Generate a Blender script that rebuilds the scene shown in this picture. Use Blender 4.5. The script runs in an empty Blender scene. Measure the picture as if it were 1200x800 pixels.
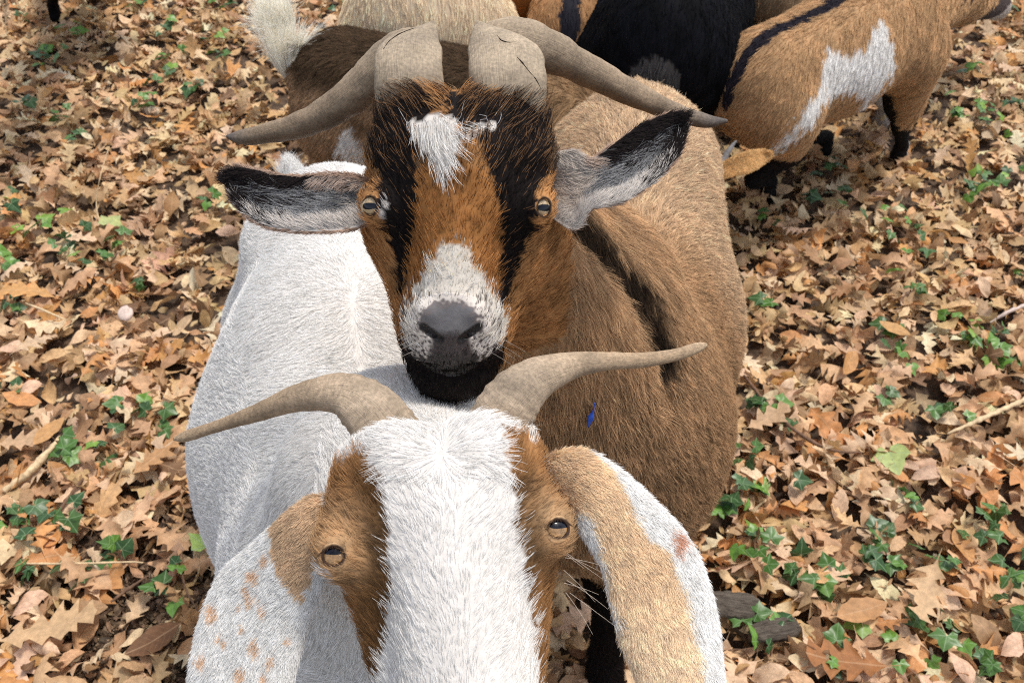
import bpy, math, random
import numpy as np
from mathutils import Vector

rng = np.random.default_rng(7)
random.seed(7)
FUR = 1.0
S = bpy.context.scene
C = S.collection
R = math.radians

# ---------------------------------------------------------------- camera
CAMZ, PITCH, F = 1.40, R(44), 1040.0
cam_d = bpy.data.cameras.new('camera'); cam = bpy.data.objects.new('camera', cam_d); C.objects.link(cam)
cam.location = (0, 0, CAMZ); cam.rotation_euler = (R(90) - PITCH, 0, 0)
cam_d.sensor_width = 36; cam_d.lens = 36 * F / 1200; cam_d.clip_start = 0.02; cam_d.clip_end = 500
cam_d.dof.use_dof = True; cam_d.dof.focus_distance = 0.60; cam_d.dof.aperture_fstop = 20
S.camera = cam
CO = np.array([0, 0, CAMZ]); CR = np.array([1., 0, 0])
CF = np.array([0, math.cos(PITCH), -math.sin(PITCH)]); CU = np.array([0, math.sin(PITCH), math.cos(PITCH)])

# ---------------------------------------------------------------- light
SUN_EL, SUN_AZ = R(70), R(62)      # azimuth from +Y (behind the goats), negative to the left
W = bpy.data.worlds.new('World'); S.world = W; W.use_nodes = True
wn = W.node_tree.nodes; bg = wn['Background']
sky = wn.new('ShaderNodeTexSky'); sky.sky_type = 'NISHITA'; sky.sun_disc = False
sky.sun_elevation = SUN_EL; sky.sun_rotation = SUN_AZ; sky.air_density = 1.0; sky.dust_density = 2.0; sky.ozone_density = 0.6
hs = wn.new('ShaderNodeHueSaturation'); hs.inputs['Saturation'].default_value = .45
W.node_tree.links.new(sky.outputs[0], hs.inputs['Color']); W.node_tree.links.new(hs.outputs[0], bg.inputs[0]); bg.inputs[1].default_value = 0.15
sun_d = bpy.data.lights.new('sun', 'SUN'); sun = bpy.data.objects.new('sun', sun_d); C.objects.link(sun)
sun_d.energy = 2.1; sun_d.angle = R(9); sun_d.color = (1, .93, .84)
sdir = Vector((math.sin(SUN_AZ) * math.cos(SUN_EL), math.cos(SUN_AZ) * math.cos(SUN_EL), math.sin(SUN_EL)))
sun.rotation_euler = sdir.to_track_quat('Z', 'Y').to_euler()
S.view_settings.view_transform = 'Standard'; S.view_settings.look = 'None'
S.view_settings.exposure = 0.56; S.view_settings.gamma = 1
S.render.engine = 'CYCLES'
S.cycles_curves.shape = 'RIBBONS'
S.cycles.max_bounces = 7; S.cycles.diffuse_bounces = 5; S.cycles.transparent_max_bounces = 8
S.cycles.use_denoising = False; S.cycles.filter_width = 1.1

# ---------------------------------------------------------------- helpers
def P(px, py, d):
    return CO + d * (CF + (px - 600) / F * CR + (400 - py) / F * CU)
def PZ(px, py, z=0.):
    r = CF + (px - 600) / F * CR + (400 - py) / F * CU
    return CO + r * ((z - CAMZ) / r[2])
def proj(p):
    q = p - CO; d = q @ CF
    return 600 + F * (q @ CR) / d, 400 - F * (q @ CU) / d, d
def nrm(v):
    v = np.asarray(v, float)
    return v / np.maximum(np.linalg.norm(v, axis=-1, keepdims=True), 1e-9)
def smooth(e0, e1, x):
    t = np.clip((x - e0) / (e1 - e0), 0, 1); return t * t * (3 - 2 * t)
_nk = {}
def noise(p, scale, seed=0):
    """cheap smooth 3-D noise in about -1..1"""
    if seed not in _nk:
        r = np.random.default_rng(100 + seed)
        k = r.normal(size=(14, 3)); k /= np.linalg.norm(k, axis=1)[:, None]
        _nk[seed] = (k * r.uniform(.6, 1.9, (14, 1)), r.uniform(0, 6.28, 14))
    k, ph = _nk[seed]
    return np.sin((p @ k.T) * (2 * math.pi / scale) + ph).sum(1) / 4.2
def inpoly(x, y, poly):
    ins = np.zeros(x.shape, bool); n = len(poly)
    for i in range(n):
        x0, y0 = poly[i]; x1, y1 = poly[(i + 1) % n]
        if y0 == y1: continue
        c = ((y0 > y) != (y1 > y)) & (x < (x1 - x0) * (y - y0) / (y1 - y0) + x0)
        ins ^= c
    return ins
def tag(o, label=None, cat=None, group=None, kind=None):
    for k, v in (('label', label), ('category', cat), ('group', group), ('kind', kind)):
        if v: o[k] = v
    return o
def empty(name, loc, label, cat, group=None):
    o = bpy.data.objects.new(name, None); C.objects.link(o); o.location = tuple(loc); o.empty_display_size = .05
    return tag(o, label, cat, group)
def mesh_data(name, v, f, mat, col=None, uv=None, smooth_=True):
    me = bpy.data.meshes.new(name)
    v = np.asarray(v, np.float32); f = np.asarray(f, np.int32)
    n, k = f.shape
    me.vertices.add(len(v)); me.vertices.foreach_set('co', v.ravel())
    me.loops.add(n * k); me.loops.foreach_set('vertex_index', f.ravel())
    me.polygons.add(n); me.polygons.foreach_set('loop_start', np.arange(0, n * k, k, dtype=np.int32))
    me.polygons.foreach_set('use_smooth', np.full(n, smooth_))
    me.update(calc_edges=True)
    if col is not None:
        a = me.attributes.new('col', 'FLOAT_COLOR', 'POINT')
        a.data.foreach_set('color', np.c_[col, np.ones(len(v))].astype(np.float32).ravel())
    if uv is not None:
        a = me.attributes.new('ab', 'FLOAT_VECTOR', 'POINT')
        a.data.foreach_set('vector', np.c_[uv, np.zeros(len(v))].astype(np.float32).ravel())
    me.materials.append(mat)
    return me
def link(name, data, parent=None, loc=None):
    o = bpy.data.objects.new(name, data); C.objects.link(o)
    if parent is not None:
        o.parent = parent
        tot = np.zeros(3); q = parent
        while q is not None: tot += np.array(q.location); q = q.parent
        o.location = tuple(-tot) if loc is None else tuple(loc)
    elif loc is not None: o.location = tuple(loc)
    return o
def mesh_obj(name, v, f, mat, parent=None, col=None, uv=None):
    if parent is None:      # origin at the base of the thing
        v = np.asarray(v, float); o = np.array([v[:, 0].mean(), v[:, 1].mean(), v[:, 2].min()])
        ob = link(name, mesh_data(name, v - o, f, mat, col, uv)); ob.location = tuple(o); return ob
    return link(name, mesh_data(name, v, f, mat, col, uv), parent)

# ---------------------------------------------------------------- materials
def new_mat(name):
    m = bpy.data.materials.new(name); m.use_nodes = True
    nt = m.node_tree; return m, nt, nt.nodes['Principled BSDF']
def N(nt, t, **kw):
    n = nt.nodes.new(t)
    for k, v in kw.items():
        if k in ('operation', 'data_type', 'attribute_name', 'blend_type', 'feature'): setattr(n, k, v)
        else: n.inputs[k].default_value = v
    return n
def mix_rgb(nt, fac, a, b, bt='MIX'):
    m = nt.nodes.new('ShaderNodeMix'); m.data_type = 'RGBA'; m.blend_type = bt
    for s, v in ((m.inputs[0], fac), (m.inputs[6], a), (m.inputs[7], b)):
        if hasattr(v, 'links'): nt.links.new(v, s)
        else: s.default_value = v if not isinstance(v, tuple) else (*v, 1)[:4]
    return m.outputs[2]

def make_skin(name='goat_skin', spec=.05):
    m, nt, b = new_mat(name)
    at = N(nt, 'ShaderNodeAttribute', attribute_name='col'); nz = N(nt, 'ShaderNodeTexNoise', Scale=260., Detail=6.)
    gc = nt.nodes.new('ShaderNodeTexCoord'); nt.links.new(gc.outputs['Object'], nz.inputs['Vector'])
    rp = N(nt, 'ShaderNodeMapRange'); rp.inputs['To Min'].default_value = .72; rp.inputs['To Max'].default_value = 1.15
    nt.links.new(nz.outputs[0], rp.inputs[0])
    c = mix_rgb(nt, 1.0, at.outputs[0], rp.outputs[0], 'MULTIPLY'); nt.links.new(c, b.inputs['Base Color'])
    bp = N(nt, 'ShaderNodeBump', Strength=.35, Distance=.001); nt.links.new(nz.outputs[0], bp.inputs['Height'])
    nt.links.new(bp.outputs[0], b.inputs['Normal']); b.inputs['Roughness'].default_value = .62
    b.inputs['Specular IOR Level'].default_value = spec
    return m
def make_fur():
    m, nt, b = new_mat('goat_fur')
    at = N(nt, 'ShaderNodeAttribute', attribute_name='col'); hi = nt.nodes.new('ShaderNodeHairInfo')
    rp = N(nt, 'ShaderNodeMapRange'); rp.inputs['To Min'].default_value = .80; rp.inputs['To Max'].default_value = 1.20
    nt.links.new(hi.outputs['Intercept'], rp.inputs[0])
    c = mix_rgb(nt, 1.0, at.outputs[0], rp.outputs[0], 'MULTIPLY')
    nt.links.new(c, b.inputs['Base Color']); b.inputs['Roughness'].default_value = .55
    b.inputs['Specular IOR Level'].default_value = .06
    tr = nt.nodes.new('ShaderNodeBsdfTranslucent'); nt.links.new(c, tr.inputs[0])
    mx = nt.nodes.new('ShaderNodeMixShader'); mx.inputs[0].default_value = .22
    nt.links.new(b.outputs[0], mx.inputs[1]); nt.links.new(tr.outputs[0], mx.inputs[2])
    nt.links.new(mx.outputs[0], nt.nodes['Material Output'].inputs[0])
    return m
def make_horn(ringy):
    m, nt, b = new_mat('horn')
    at = N(nt, 'ShaderNodeAttribute', attribute_name='col'); ab = N(nt, 'ShaderNodeAttribute', attribute_name='ab')
    mp = N(nt, 'ShaderNodeMapping'); mp.inputs['Scale'].default_value = (1.2, 9, 1); nt.links.new(ab.outputs['Vector'], mp.inputs[0])
    n1 = N(nt, 'ShaderNodeTexNoise', Scale=6., Detail=8., Roughness=.65); nt.links.new(mp.outputs[0], n1.inputs['Vector'])
    tc = nt.nodes.new('ShaderNodeTexCoord')
    n2 = N(nt, 'ShaderNodeTexNoise', Scale=420., Detail=5.); nt.links.new(tc.outputs['Object'], n2.inputs['Vector'])
    n3 = N(nt, 'ShaderNodeTexNoise', Scale=38., Detail=7.); nt.links.new(tc.outputs['Object'], n3.inputs['Vector'])
    r1 = N(nt, 'ShaderNodeMapRange'); r1.inputs['From Min'].default_value = .3; r1.inputs['From Max'].default_value = .7
    r1.inputs['To Min'].default_value = .80; r1.inputs['To Max'].default_value = 1.12; nt.links.new(n1.outputs[0], r1.inputs[0])
    c = mix_rgb(nt, 1.0, at.outputs[0], r1.outputs[0], 'MULTIPLY')
    r3 = N(nt, 'ShaderNodeMapRange'); r3.inputs['From Min'].default_value = .3; r3.inputs['From Max'].default_value = .7
    r3.inputs['To Min'].default_value = .7; r3.inputs['To Max'].default_value = 1.25; nt.links.new(n3.outputs[0], r3.inputs[0])
    c = mix_rgb(nt, 1.0, c, r3.outputs[0], 'MULTIPLY')
    r2 = N(nt, 'ShaderNodeMapRange'); r2.inputs['From Min'].default_value = .35; r2.inputs['From Max'].default_value = .65
    r2.inputs['To Min'].default_value = .8; r2.inputs['To Max'].default_value = 1.2; nt.links.new(n2.outputs[0], r2.inputs[0])
    c = mix_rgb(nt, 1.0, c, r2.outputs[0], 'MULTIPLY'); nt.links.new(c, b.inputs['Base Color'])
    mp4 = N(nt, 'ShaderNodeMapping'); mp4.inputs['Scale'].default_value = (48, 1.6, 1); nt.links.new(ab.outputs['Vector'], mp4.inputs[0])
    n4 = N(nt, 'ShaderNodeTexNoise', Scale=1., Detail=5., Roughness=.6); nt.links.new(mp4.outputs[0], n4.inputs['Vector'])
    r4 = N(nt, 'ShaderNodeMapRange'); r4.inputs['From Min'].default_value = .3; r4.inputs['From Max'].default_value = .7
    r4.inputs['To Min'].default_value = .92; r4.inputs['To Max'].default_value = 1.07; nt.links.new(n4.outputs[0], r4.inputs[0])
    b4 = N(nt, 'ShaderNodeBump', Strength=ringy, Distance=.0012); nt.links.new(n4.outputs[0], b4.inputs['Height'])
    b1 = N(nt, 'ShaderNodeBump', Strength=.7, Distance=.0012); nt.links.new(b4.outputs[0], b1.inputs['Normal']); nt.links.new(n1.outputs[0], b1.inputs['Height'])
    b2 = N(nt, 'ShaderNodeBump', Strength=.5, Distance=.0006); nt.links.new(n2.outputs[0], b2.inputs['Height']); nt.links.new(b1.outputs[0], b2.inputs['Normal'])
    nt.links.new(b2.outputs[0], b.inputs['Normal']); b.inputs['Roughness'].default_value = .6; b.inputs['Specular IOR Level'].default_value = .35
    return m
def make_leaf(name, vein, trans, rough=.6):
    m, nt, b = new_mat(name)
    at = N(nt, 'ShaderNodeAttribute', attribute_name='col'); ab = N(nt, 'ShaderNodeAttribute', attribute_name='ab')
    sx = nt.nodes.new('ShaderNodeSeparateXYZ'); nt.links.new(ab.outputs['Vector'], sx.inputs[0])
    def M(op, a, bb=None):
        n = nt.nodes.new('ShaderNodeMath'); n.operation = op
        for i, v in enumerate((a, bb)):
            if v is None: continue
            if hasattr(v, 'links'): nt.links.new(v, n.inputs[i])
            else: n.inputs[i].default_value = v
        return n.outputs[0]
    ay = M('ABSOLUTE', sx.outputs[1])
    mid = M('LESS_THAN', ay, .012)
    lat = M('FRACT', M('MULTIPLY', M('SUBTRACT', sx.outputs[0], M('MULTIPLY', ay, .8)), 9.))
    lat = M('LESS_THAN', lat, .09)
    v = M('MAXIMUM', mid, M('MULTIPLY', lat, .5))
    tc = nt.nodes.new('ShaderNodeTexCoord')
    nz = N(nt, 'ShaderNodeTexNoise', Scale=90., Detail=6., Roughness=.6); nt.links.new(tc.outputs['Object'], nz.inputs['Vector'])
    nb = N(nt, 'ShaderNodeTexNoise', Scale=600., Detail=3.); nt.links.new(tc.outputs['Object'], nb.inputs['Vector'])
    rp = N(nt, 'ShaderNodeMapRange'); rp.inputs['From Min'].default_value = .3; rp.inputs['From Max'].default_value = .7
    rp.inputs['To Min'].default_value = .68; rp.inputs['To Max'].default_value = 1.18; nt.links.new(nz.outputs[0], rp.inputs[0])
    c = mix_rgb(nt, 1.0, at.outputs[0], rp.outputs[0], 'MULTIPLY')
    c = mix_rgb(nt, M('MULTIPLY', v, .32), c, vein); nt.links.new(c, b.inputs['Base Color'])
    h = M('ADD', M('MULTIPLY', v, .6), M('MULTIPLY', nb.outputs[0], .5))
    bp = N(nt, 'ShaderNodeBump', Strength=.6, Distance=.001); nt.links.new(h, bp.inputs['Height']); nt.links.new(bp.outputs[0], b.inputs['Normal'])
    b.inputs['Roughness'].default_value = rough; b.inputs['Specular IOR Level'].default_value = .35
    tr = nt.nodes.new('ShaderNodeBsdfTranslucent'); nt.links.new(c, tr.inputs[0])
    mx = nt.nodes.new('ShaderNodeMixShader'); mx.inputs[0].default_value = trans
    nt.links.new(b.outputs[0], mx.inputs[1]); nt.links.new(tr.outputs[0], mx.inputs[2])
    nt.links.new(mx.outputs[0], nt.nodes['Material Output'].inputs[0])
    return m
def make_soil():
    m, nt, b = new_mat('soil')
    tc = nt.nodes.new('ShaderNodeTexCoord')
    n = N(nt, 'ShaderNodeTexNoise', Scale=35., Detail=9., Roughness=.7); nt.links.new(tc.outputs['Object'], n.inputs['Vector'])
    cr = nt.nodes.new('ShaderNodeValToRGB'); nt.links.new(n.outputs[0], cr.inputs[0])
    cr.color_ramp.elements[0].position = .35; cr.color_ramp.elements[0].color = (.02, .013, .008, 1)
    cr.color_ramp.elements[1].position = .72; cr.color_ramp.elements[1].color = (.16, .10, .06, 1)
    nt.links.new(cr.outputs[0], b.inputs['Base Color']); b.inputs['Roughness'].default_value = .9
    bp = N(nt, 'ShaderNodeBump', Strength=1., Distance=.01); nt.links.new(n.outputs[0], bp.inputs['Height']); nt.links.new(bp.outputs[0], b.inputs['Normal'])
    return m
def make_plain(name, col, rough=.5, spec=.5, coat=0., noise_=0., nscale=80.):
    m, nt, b = new_mat(name)
    b.inputs['Base Color'].default_value = (*col, 1); b.inputs['Roughness'].default_value = rough
    b.inputs['Specular IOR Level'].default_value = spec; b.inputs['Coat Weight'].default_value = coat; b.inputs['Coat Roughness'].default_value = .03
    if noise_:
        tc = nt.nodes.new('ShaderNodeTexCoord'); n = N(nt, 'ShaderNodeTexNoise', Scale=nscale, Detail=6.); nt.links.new(tc.outputs['Object'], n.inputs['Vector'])
        rp = N(nt, 'ShaderNodeMapRange'); rp.inputs['From Min'].default_value = .3; rp.inputs['From Max'].default_value = .7
        rp.inputs['To Min'].default_value = 1 - noise_; rp.inputs['To Max'].default_value = 1 + noise_; nt.links.new(n.outputs[0], rp.inputs[0])
        nt.links.new(mix_rgb(nt, 1., tuple(col), rp.outputs[0], 'MULTIPLY'), b.inputs['Base Color'])
        bp = N(nt, 'ShaderNodeBump', Strength=.6, Distance=.002); nt.links.new(n.outputs[0], bp.inputs['Height']); nt.links.new(bp.outputs[0], b.inputs['Normal'])
    return m
def make_wood():
    m, nt, b = new_mat('weathered_wood')
    tc = nt.nodes.new('ShaderNodeTexCoord'); mp = N(nt, 'ShaderNodeMapping'); mp.inputs['Scale'].default_value = (6, 90, 90)
    nt.links.new(tc.outputs['Object'], mp.inputs[0]); n = N(nt, 'ShaderNodeTexNoise', Scale=3., Detail=8., Roughness=.7); nt.links.new(mp.outputs[0], n.inputs['Vector'])
    cr = nt.nodes.new('ShaderNodeValToRGB'); nt.links.new(n.outputs[0], cr.inputs[0])
    cr.color_ramp.elements[0].position = .38; cr.color_ramp.elements[0].color = (.035, .025, .018, 1)
    cr.color_ramp.elements[1].position = .7; cr.color_ramp.elements[1].color = (.16, .13, .10, 1)
    nt.links.new(cr.outputs[0], b.inputs['Base Color']); b.inputs['Roughness'].default_value = .85
    bp = N(nt, 'ShaderNodeBump', Strength=1., Distance=.003); nt.links.new(n.outputs[0], bp.inputs['Height']); nt.links.new(bp.outputs[0], b.inputs['Normal'])
    return m
SKIN, FURM, HORN, SOIL, WOOD = make_skin(), make_fur(), make_horn(.95), make_soil(), make_wood()
HORNB = make_horn(.08); NOSEM = make_skin('wet_nose', .45)
DRY = make_leaf('dry_leaf', (.62, .42, .25), .22, .62)
IVY = make_leaf('ivy_leaf', (.42, .55, .33), .2, .35)
TWIG = make_plain('twig_bark', (.16, .09, .055), .8, .3, 0, .4, 120.)
STALK = make_plain('dry_stalk', (.6, .45, .27), .7, .3, 0, .25, 120.)
IRIS = make_plain('iris_amber', (.34, .19, .07), .12, .6, 1., .08, 500.)
IRISP = make_plain('iris_pale', (.54, .39, .22), .12, .6, 1., .08, 500.)
PUPIL = make_plain('pupil', (.003, .004, .010), .18, .3, .25)
STONE = make_plain('pale_stone', (.56, .44, .38), .6, .4, 0, .15, 150.)

# ---------------------------------------------------------------- implicit bodies
def cone(a, b, ra, rb, k=.02): return ('c', np.array(a, float), np.array(b, float), ra, rb, k)
def ell(c, r, k=.02, rot=None): return ('e', np.array(c, float), np.array(r, float), rot, None, k)
def cut(prim): return ('-',) + (prim,)
def prim_d(q, pr):
    if pr[0] == 'c':
        _, a, b, ra, rb, _k = pr
        ab = b - a; t = np.clip(((q - a) @ ab) / (ab @ ab + 1e-12), 0, 1)
        return np.linalg.norm(q - a - t[:, None] * ab, axis=1) - (ra + (rb - ra) * t)
    _, c, r, rot, _n, _k = pr
    d = q - c
    if rot is not None: d = d @ rot
    k0 = np.linalg.norm(d / r, axis=1); k1 = np.linalg.norm(d / (r * r), axis=1)
    return k0 * (k0 - 1) / np.maximum(k1, 1e-9)
def sdf(q, prims):
    q = np.asarray(q, float); D = None
    for pr in prims:
        if pr[0] == '-':
            d = -prim_d(q, pr[1]); k = pr[1][-1]
            h = np.maximum(k - np.abs(D - d), 0) / k; D = np.maximum(D, d) + h * h * k / 4
        else:
            d = prim_d(q, pr); k = pr[-1]
            if D is None: D = d; continue
            h = np.maximum(k - np.abs(D - d), 0) / k; D = np.minimum(D, d) - h * h * k / 4
    return D
def grad(q, prims, e=.0015):
    K = np.array([[1, -1, -1], [-1, -1, 1], [-1, 1, -1], [1, 1, 1.]])
    g = sum(k[None, :] * sdf(q + e * k, prims)[:, None] for k in K)
    return nrm(g)
def bounds(prims):
    lo = np.full(3, 1e9); hi = -lo
    for pr in prims:
        if pr[0] == '-': continue
        if pr[0] == 'c':
            for c, r in ((pr[1], pr[3]), (pr[2], pr[4])): lo = np.minimum(lo, c - r); hi = np.maximum(hi, c + r)
        else:
            m = pr[2].max() if pr[3] is not None else pr[2]; lo = np.minimum(lo, pr[1] - m); hi = np.maximum(hi, pr[1] + m)
    return lo - .03, hi + .03
def polygonise(prims, h):
    lo, hi = bounds(prims); M = 4
    nc = np.ceil((hi - lo) / (h * M)).astype(int) + 1
    gi = np.stack(np.meshgrid(*[np.arange(n) for n in nc], indexing='ij'), -1).reshape(-1, 3)
    cen = lo + (gi + .5 - .5 / M) * h * M
    cd = np.empty(len(cen), np.float32)
    for s in range(0, len(cen), 400000): cd[s:s + 400000] = sdf(cen[s:s + 400000], prims)
    V = np.repeat(np.repeat(np.repeat(cd.reshape(nc), M, 0), M, 1), M, 2)
    act = gi[np.abs(cd) < h * M * 2.2]
    off = np.stack(np.meshgrid(*[np.arange(M)] * 3, indexing='ij'), -1).reshape(-1, 3)
    fi = (act[:, None] * M + off[None]).reshape(-1, 3)
    vals = np.empty(len(fi), np.float32)
    for s in range(0, len(fi), 500000): vals[s:s + 500000] = sdf(lo + fi[s:s + 500000] * h, prims)
    V[fi[:, 0], fi[:, 1], fi[:, 2]] = vals
    return nets(V, lo, h, lambda p: sdf(p, prims), lambda p: grad(p, prims, .001))
def nets(V, lo, h, fd, fg):
    sg = V < 0
    n = np.array(V.shape)
    cnt = np.zeros(tuple(n - 1), np.int8)
    for dx in (0, 1):
        for dy in (0, 1):
            for dz in (0, 1): cnt += sg[dx:n[0] - 1 + dx, dy:n[1] - 1 + dy, dz:n[2] - 1 + dz]
    cells = np.argwhere((cnt > 0) & (cnt < 8)); ids = np.full(tuple(n - 1), -1, np.int32)
    ids[tuple(cells.T)] = np.arange(len(cells))
    v = lo + (cells + .5) * h
    for it in range(4):
        d = fd(v); g = fg(v); v = v - np.clip(d, -h, h)[:, None] * g * (.9 if it else .7)
        if it < 2: v = np.clip(v, lo + cells * h - h * .3, lo + (cells + 1) * h + h * .3)
    quads = []
    for ax in range(3):
        u, w = [(1, 2), (2, 0), (0, 1)][ax]
        sl0 = [slice(1, -1)] * 3; sl0[ax] = slice(0, -1); sl1 = list(sl0); sl1[ax] = slice(1, None)
        a = sg[tuple(sl0)]; b = sg[tuple(sl1)]
        e = np.argwhere(a != b); flip = a[tuple(e.T)]
        base = e + 1; base[:, ax] -= 1
        ok = (base[:, ax] < n[ax] - 1); base, flip = base[ok], flip[ok]
        q = []
        for du, dw in ((1, 1), (0, 1), (0, 0), (1, 0)):
            c = base.copy(); c[:, u] -= du; c[:, w] -= dw; q.append(ids[tuple(c.T)])
        q = np.stack(q, 1); q[~flip] = q[~flip][:, ::-1]
        quads.append(q[(q >= 0).all(1)])
    return v, np.concatenate(quads)

def onto(px, py, prims, d0=.6, d1=1.6):
    d = np.linspace(d0, d1, 500); pts = np.array([P(px, py, k) for k in d]); s = sdf(pts, prims); i = int(np.argmax(s < 0)); return pts[max(i - 1, 0)]
def patch(name, parent, prims, c, r, h, colf, out=.0005):
    """a finer piece of the same surface round c (nose, eyelids), standing a hair's breadth proud"""
    lo, hi = c - r - 2 * h, c + r + 2 * h; n = np.ceil((hi - lo) / h).astype(int) + 1
    g = np.stack(np.meshgrid(*[np.arange(k) for k in n], indexing='ij'), -1).reshape(-1, 3); q = lo + g * h
    fld = lambda p: np.maximum(sdf(p, prims) - out, np.linalg.norm(p - c, axis=1) - r)
    v, f = nets(fld(q).reshape(n).astype(np.float32), lo, h, fld, lambda p: nrm(np.stack([fld(p + e) - fld(p - e) for e in np.eye(3) * .0005], 1)))
    return mesh_obj(name, v, f, NOSEM if name == 'nose' else SKIN, parent, colf(v))
# ---------------------------------------------------------------- fur
def sample_surface(v, f, n, weight):
    if f.shape[1] == 4: t = np.concatenate([f[:, :3], f[:, [0, 2, 3]]])
    else: t = f
    a, b, c = v[t[:, 0]], v[t[:, 1]], v[t[:, 2]]
    cr = np.cross(b - a, c - a); ar = np.linalg.norm(cr, axis=1)
    w = ar * weight((a + b + c) / 3, nrm(cr)); w /= w.sum()
    i = rng.choice(len(t), n, p=w); r = rng.random((n, 2)); s = r.sum(1) > 1; r[s] = 1 - r[s]
    return a[i] + r[:, :1] * (b - a)[i] + r[:, 1:] * (c - a)[i], nrm(cr)[i]
def vis_weight(c, n, back=.06):
    """thinner fur where no one can see it: undersides, out of the picture"""
    px, py, d = proj(c)
    inside = (px > -120) & (px < 1320) & (py > -120) & (py < 920) & (d > .1)
    facing = (n * nrm(CO - c)).sum(1) > -.25
    return np.where(inside & facing, 1., back)
def fur(name, parent, p, nor, flow, length, col, rad, lift=.25, jit=.18, clump=.45, csize=.006, K=5, colj=.16):
    n = len(p)
    fl = flow - (flow * nor).sum(1)[:, None] * nor; fl = nrm(fl)
    side = np.cross(nor, fl)
    w1 = noise(p, .03, 5)[:, None]; w2 = noise(p, .011, 6)[:, None]
    fl = nrm(fl + side * (w1 * .22 + w2 * .18) + rng.normal(size=(n, 3)) * jit)
    L = (length * rng.uniform(.65, 1.2, n))[:, None]
    lf = np.broadcast_to(np.asarray(lift), (n,))[:, None] * rng.uniform(.6, 1.5, (n, 1))
    t = np.linspace(0, 1, K)[None, :, None]
    fl -= (fl * nor).sum(1)[:, None] * nor * .7
    rnd = rng.normal(size=(n, 1, 3)) * .10
    pts = p[:, None] + nor[:, None] * (-.0004 + .0012 * t) + L[:, None] * (t * fl[:, None] * .95 + lf[:, None] * (t - .55 * t * t) * nor[:, None] + rnd * t * t)
    cell = np.floor((p + .25 * csize * noise(p, .02, 9)[:, None]) / csize).astype(np.int64)
    key = cell[:, 0] * 73856093 ^ cell[:, 1] * 19349663 ^ cell[:, 2] * 83492791
    _, inv, cn = np.unique(key, return_inverse=True, return_counts=True); inv = inv.ravel()
    for j in range(1, K):
        m = np.stack([np.bincount(inv, pts[:, j, a]) for a in range(3)], 1) / cn[:, None]
        far = np.linalg.norm(m[inv] - pts[:, j], axis=1)[:, None] < csize * 2.5
        pts[:, j] += far * (m[inv] - pts[:, j]) * clump * (j / (K - 1)) ** 1.3
    cl = rng.uniform(-.1, .1, len(cn))[inv]
    c = np.clip(col * (1 + rng.normal(size=(n, 1)) * colj + cl[:, None]), .002, .90)
    cu = bpy.data.hair_curves.new(name); cu.add_curves([K] * n)
    cu.attributes['position'].data.foreach_set('vector', pts.astype(np.float32).ravel())
    ra = cu.attributes.new('radius', 'FLOAT', 'POINT')
    rr = np.broadcast_to(np.asarray(rad), (n,))[:, None] * np.array([1, 1, .9, .7, .25])[None, np.linspace(0, 4, K).astype(int)]
    ra.data.foreach_set('value', rr.astype(np.float32).ravel())
    ca = cu.attributes.new('col', 'FLOAT_COLOR', 'CURVE')
    ca.data.foreach_set('color', np.c_[c, np.ones(n)].astype(np.float32).ravel())
    cu.materials.append(FURM)
    o = link(name, cu, parent); o['kind'] = 'stuff'
    return o

# ---------------------------------------------------------------- horns, ears, eyes
def catmull(pts, n):
    pts = np.asarray(pts, float); k = len(pts)
    q = np.vstack([2 * pts[0] - pts[1], pts, 2 * pts[-1] - pts[-2]])
    t = np.linspace(0, k - 1 - 1e-6, n); i = t.astype(int); f = (t - i)[:, None]
    a, b, c, d = q[i], q[i + 1], q[i + 2], q[i + 3]
    return .5 * (2 * b + (c - a) * f + (2 * a - 5 * b + 4 * c - d) * f ** 2 + (3 * b - 3 * c + d - a) * f ** 3)
def sweep(st, n=70, m=28, rings=.02, keel=0., ringn=26, seed=0, lump=.02, fixa=False):
    """st: world x,y,z, half width, half thickness along a curved centreline"""
    c = catmull(st, n); ctr = c[:, :3]; tan = nrm(np.gradient(ctr, axis=0)); view = nrm(ctr - CO)
    a = nrm(np.cross(tan, view)) if not fixa else np.tile(CR, (n, 1)); b = nrm(np.cross(tan, a))
    th = np.linspace(0, 2 * math.pi, m, endpoint=False)
    ca, sa = np.cos(th), np.sin(th)
    k = 1 + abs(keel) * np.maximum(np.sign(keel) * np.cos(th), 0) ** 7
    u = np.linspace(0, 1, n)
    ring = 1 + rings * (np.sin(u * ringn * 6.28 + np.sin(u * 9 + seed) * 1.5) * np.sin(u * ringn * 2.3 + seed)) * (1 - u) ** .5
    hw = np.abs(c[:, 3]) * ring; ht = np.abs(c[:, 4]) * ring
    v = ctr[:, None] + (ca * k)[None, :, None] * a[:, None] * hw[:, None, None] + sa[None, :, None] * b[:, None] * ht[:, None, None]
    vv = v.reshape(-1, 3); out = vv - np.repeat(ctr, m, 0)
    vv = vv + out * (noise(vv, .02, 11) * lump)[:, None]
    i = np.arange(n - 1)[:, None] * m; j = np.arange(m)[None]; j2 = (j + 1) % m
    f = np.stack([i + j, i + j2, i + m + j2, i + m + j], -1).reshape(-1, 4)
    vv = np.vstack([vv, ctr[:1], ctr[-1:]]); c0, c1 = n * m, n * m + 1
    jj = np.arange(m); k2 = (jj + 1) % m
    f = np.vstack([f, np.stack([np.full(m, c0), k2, jj, jj], 1)[:, [0, 1, 2, 2]] * 1, np.stack([np.full(m, c1), (n - 1) * m + jj, (n - 1) * m + k2, (n - 1) * m + k2], 1)])
    uv = np.vstack([np.stack([np.repeat(u, m), np.tile(ca, n) * .5], 1), [[0, 0], [1, 0]]])
    return vv, f, uv
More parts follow.
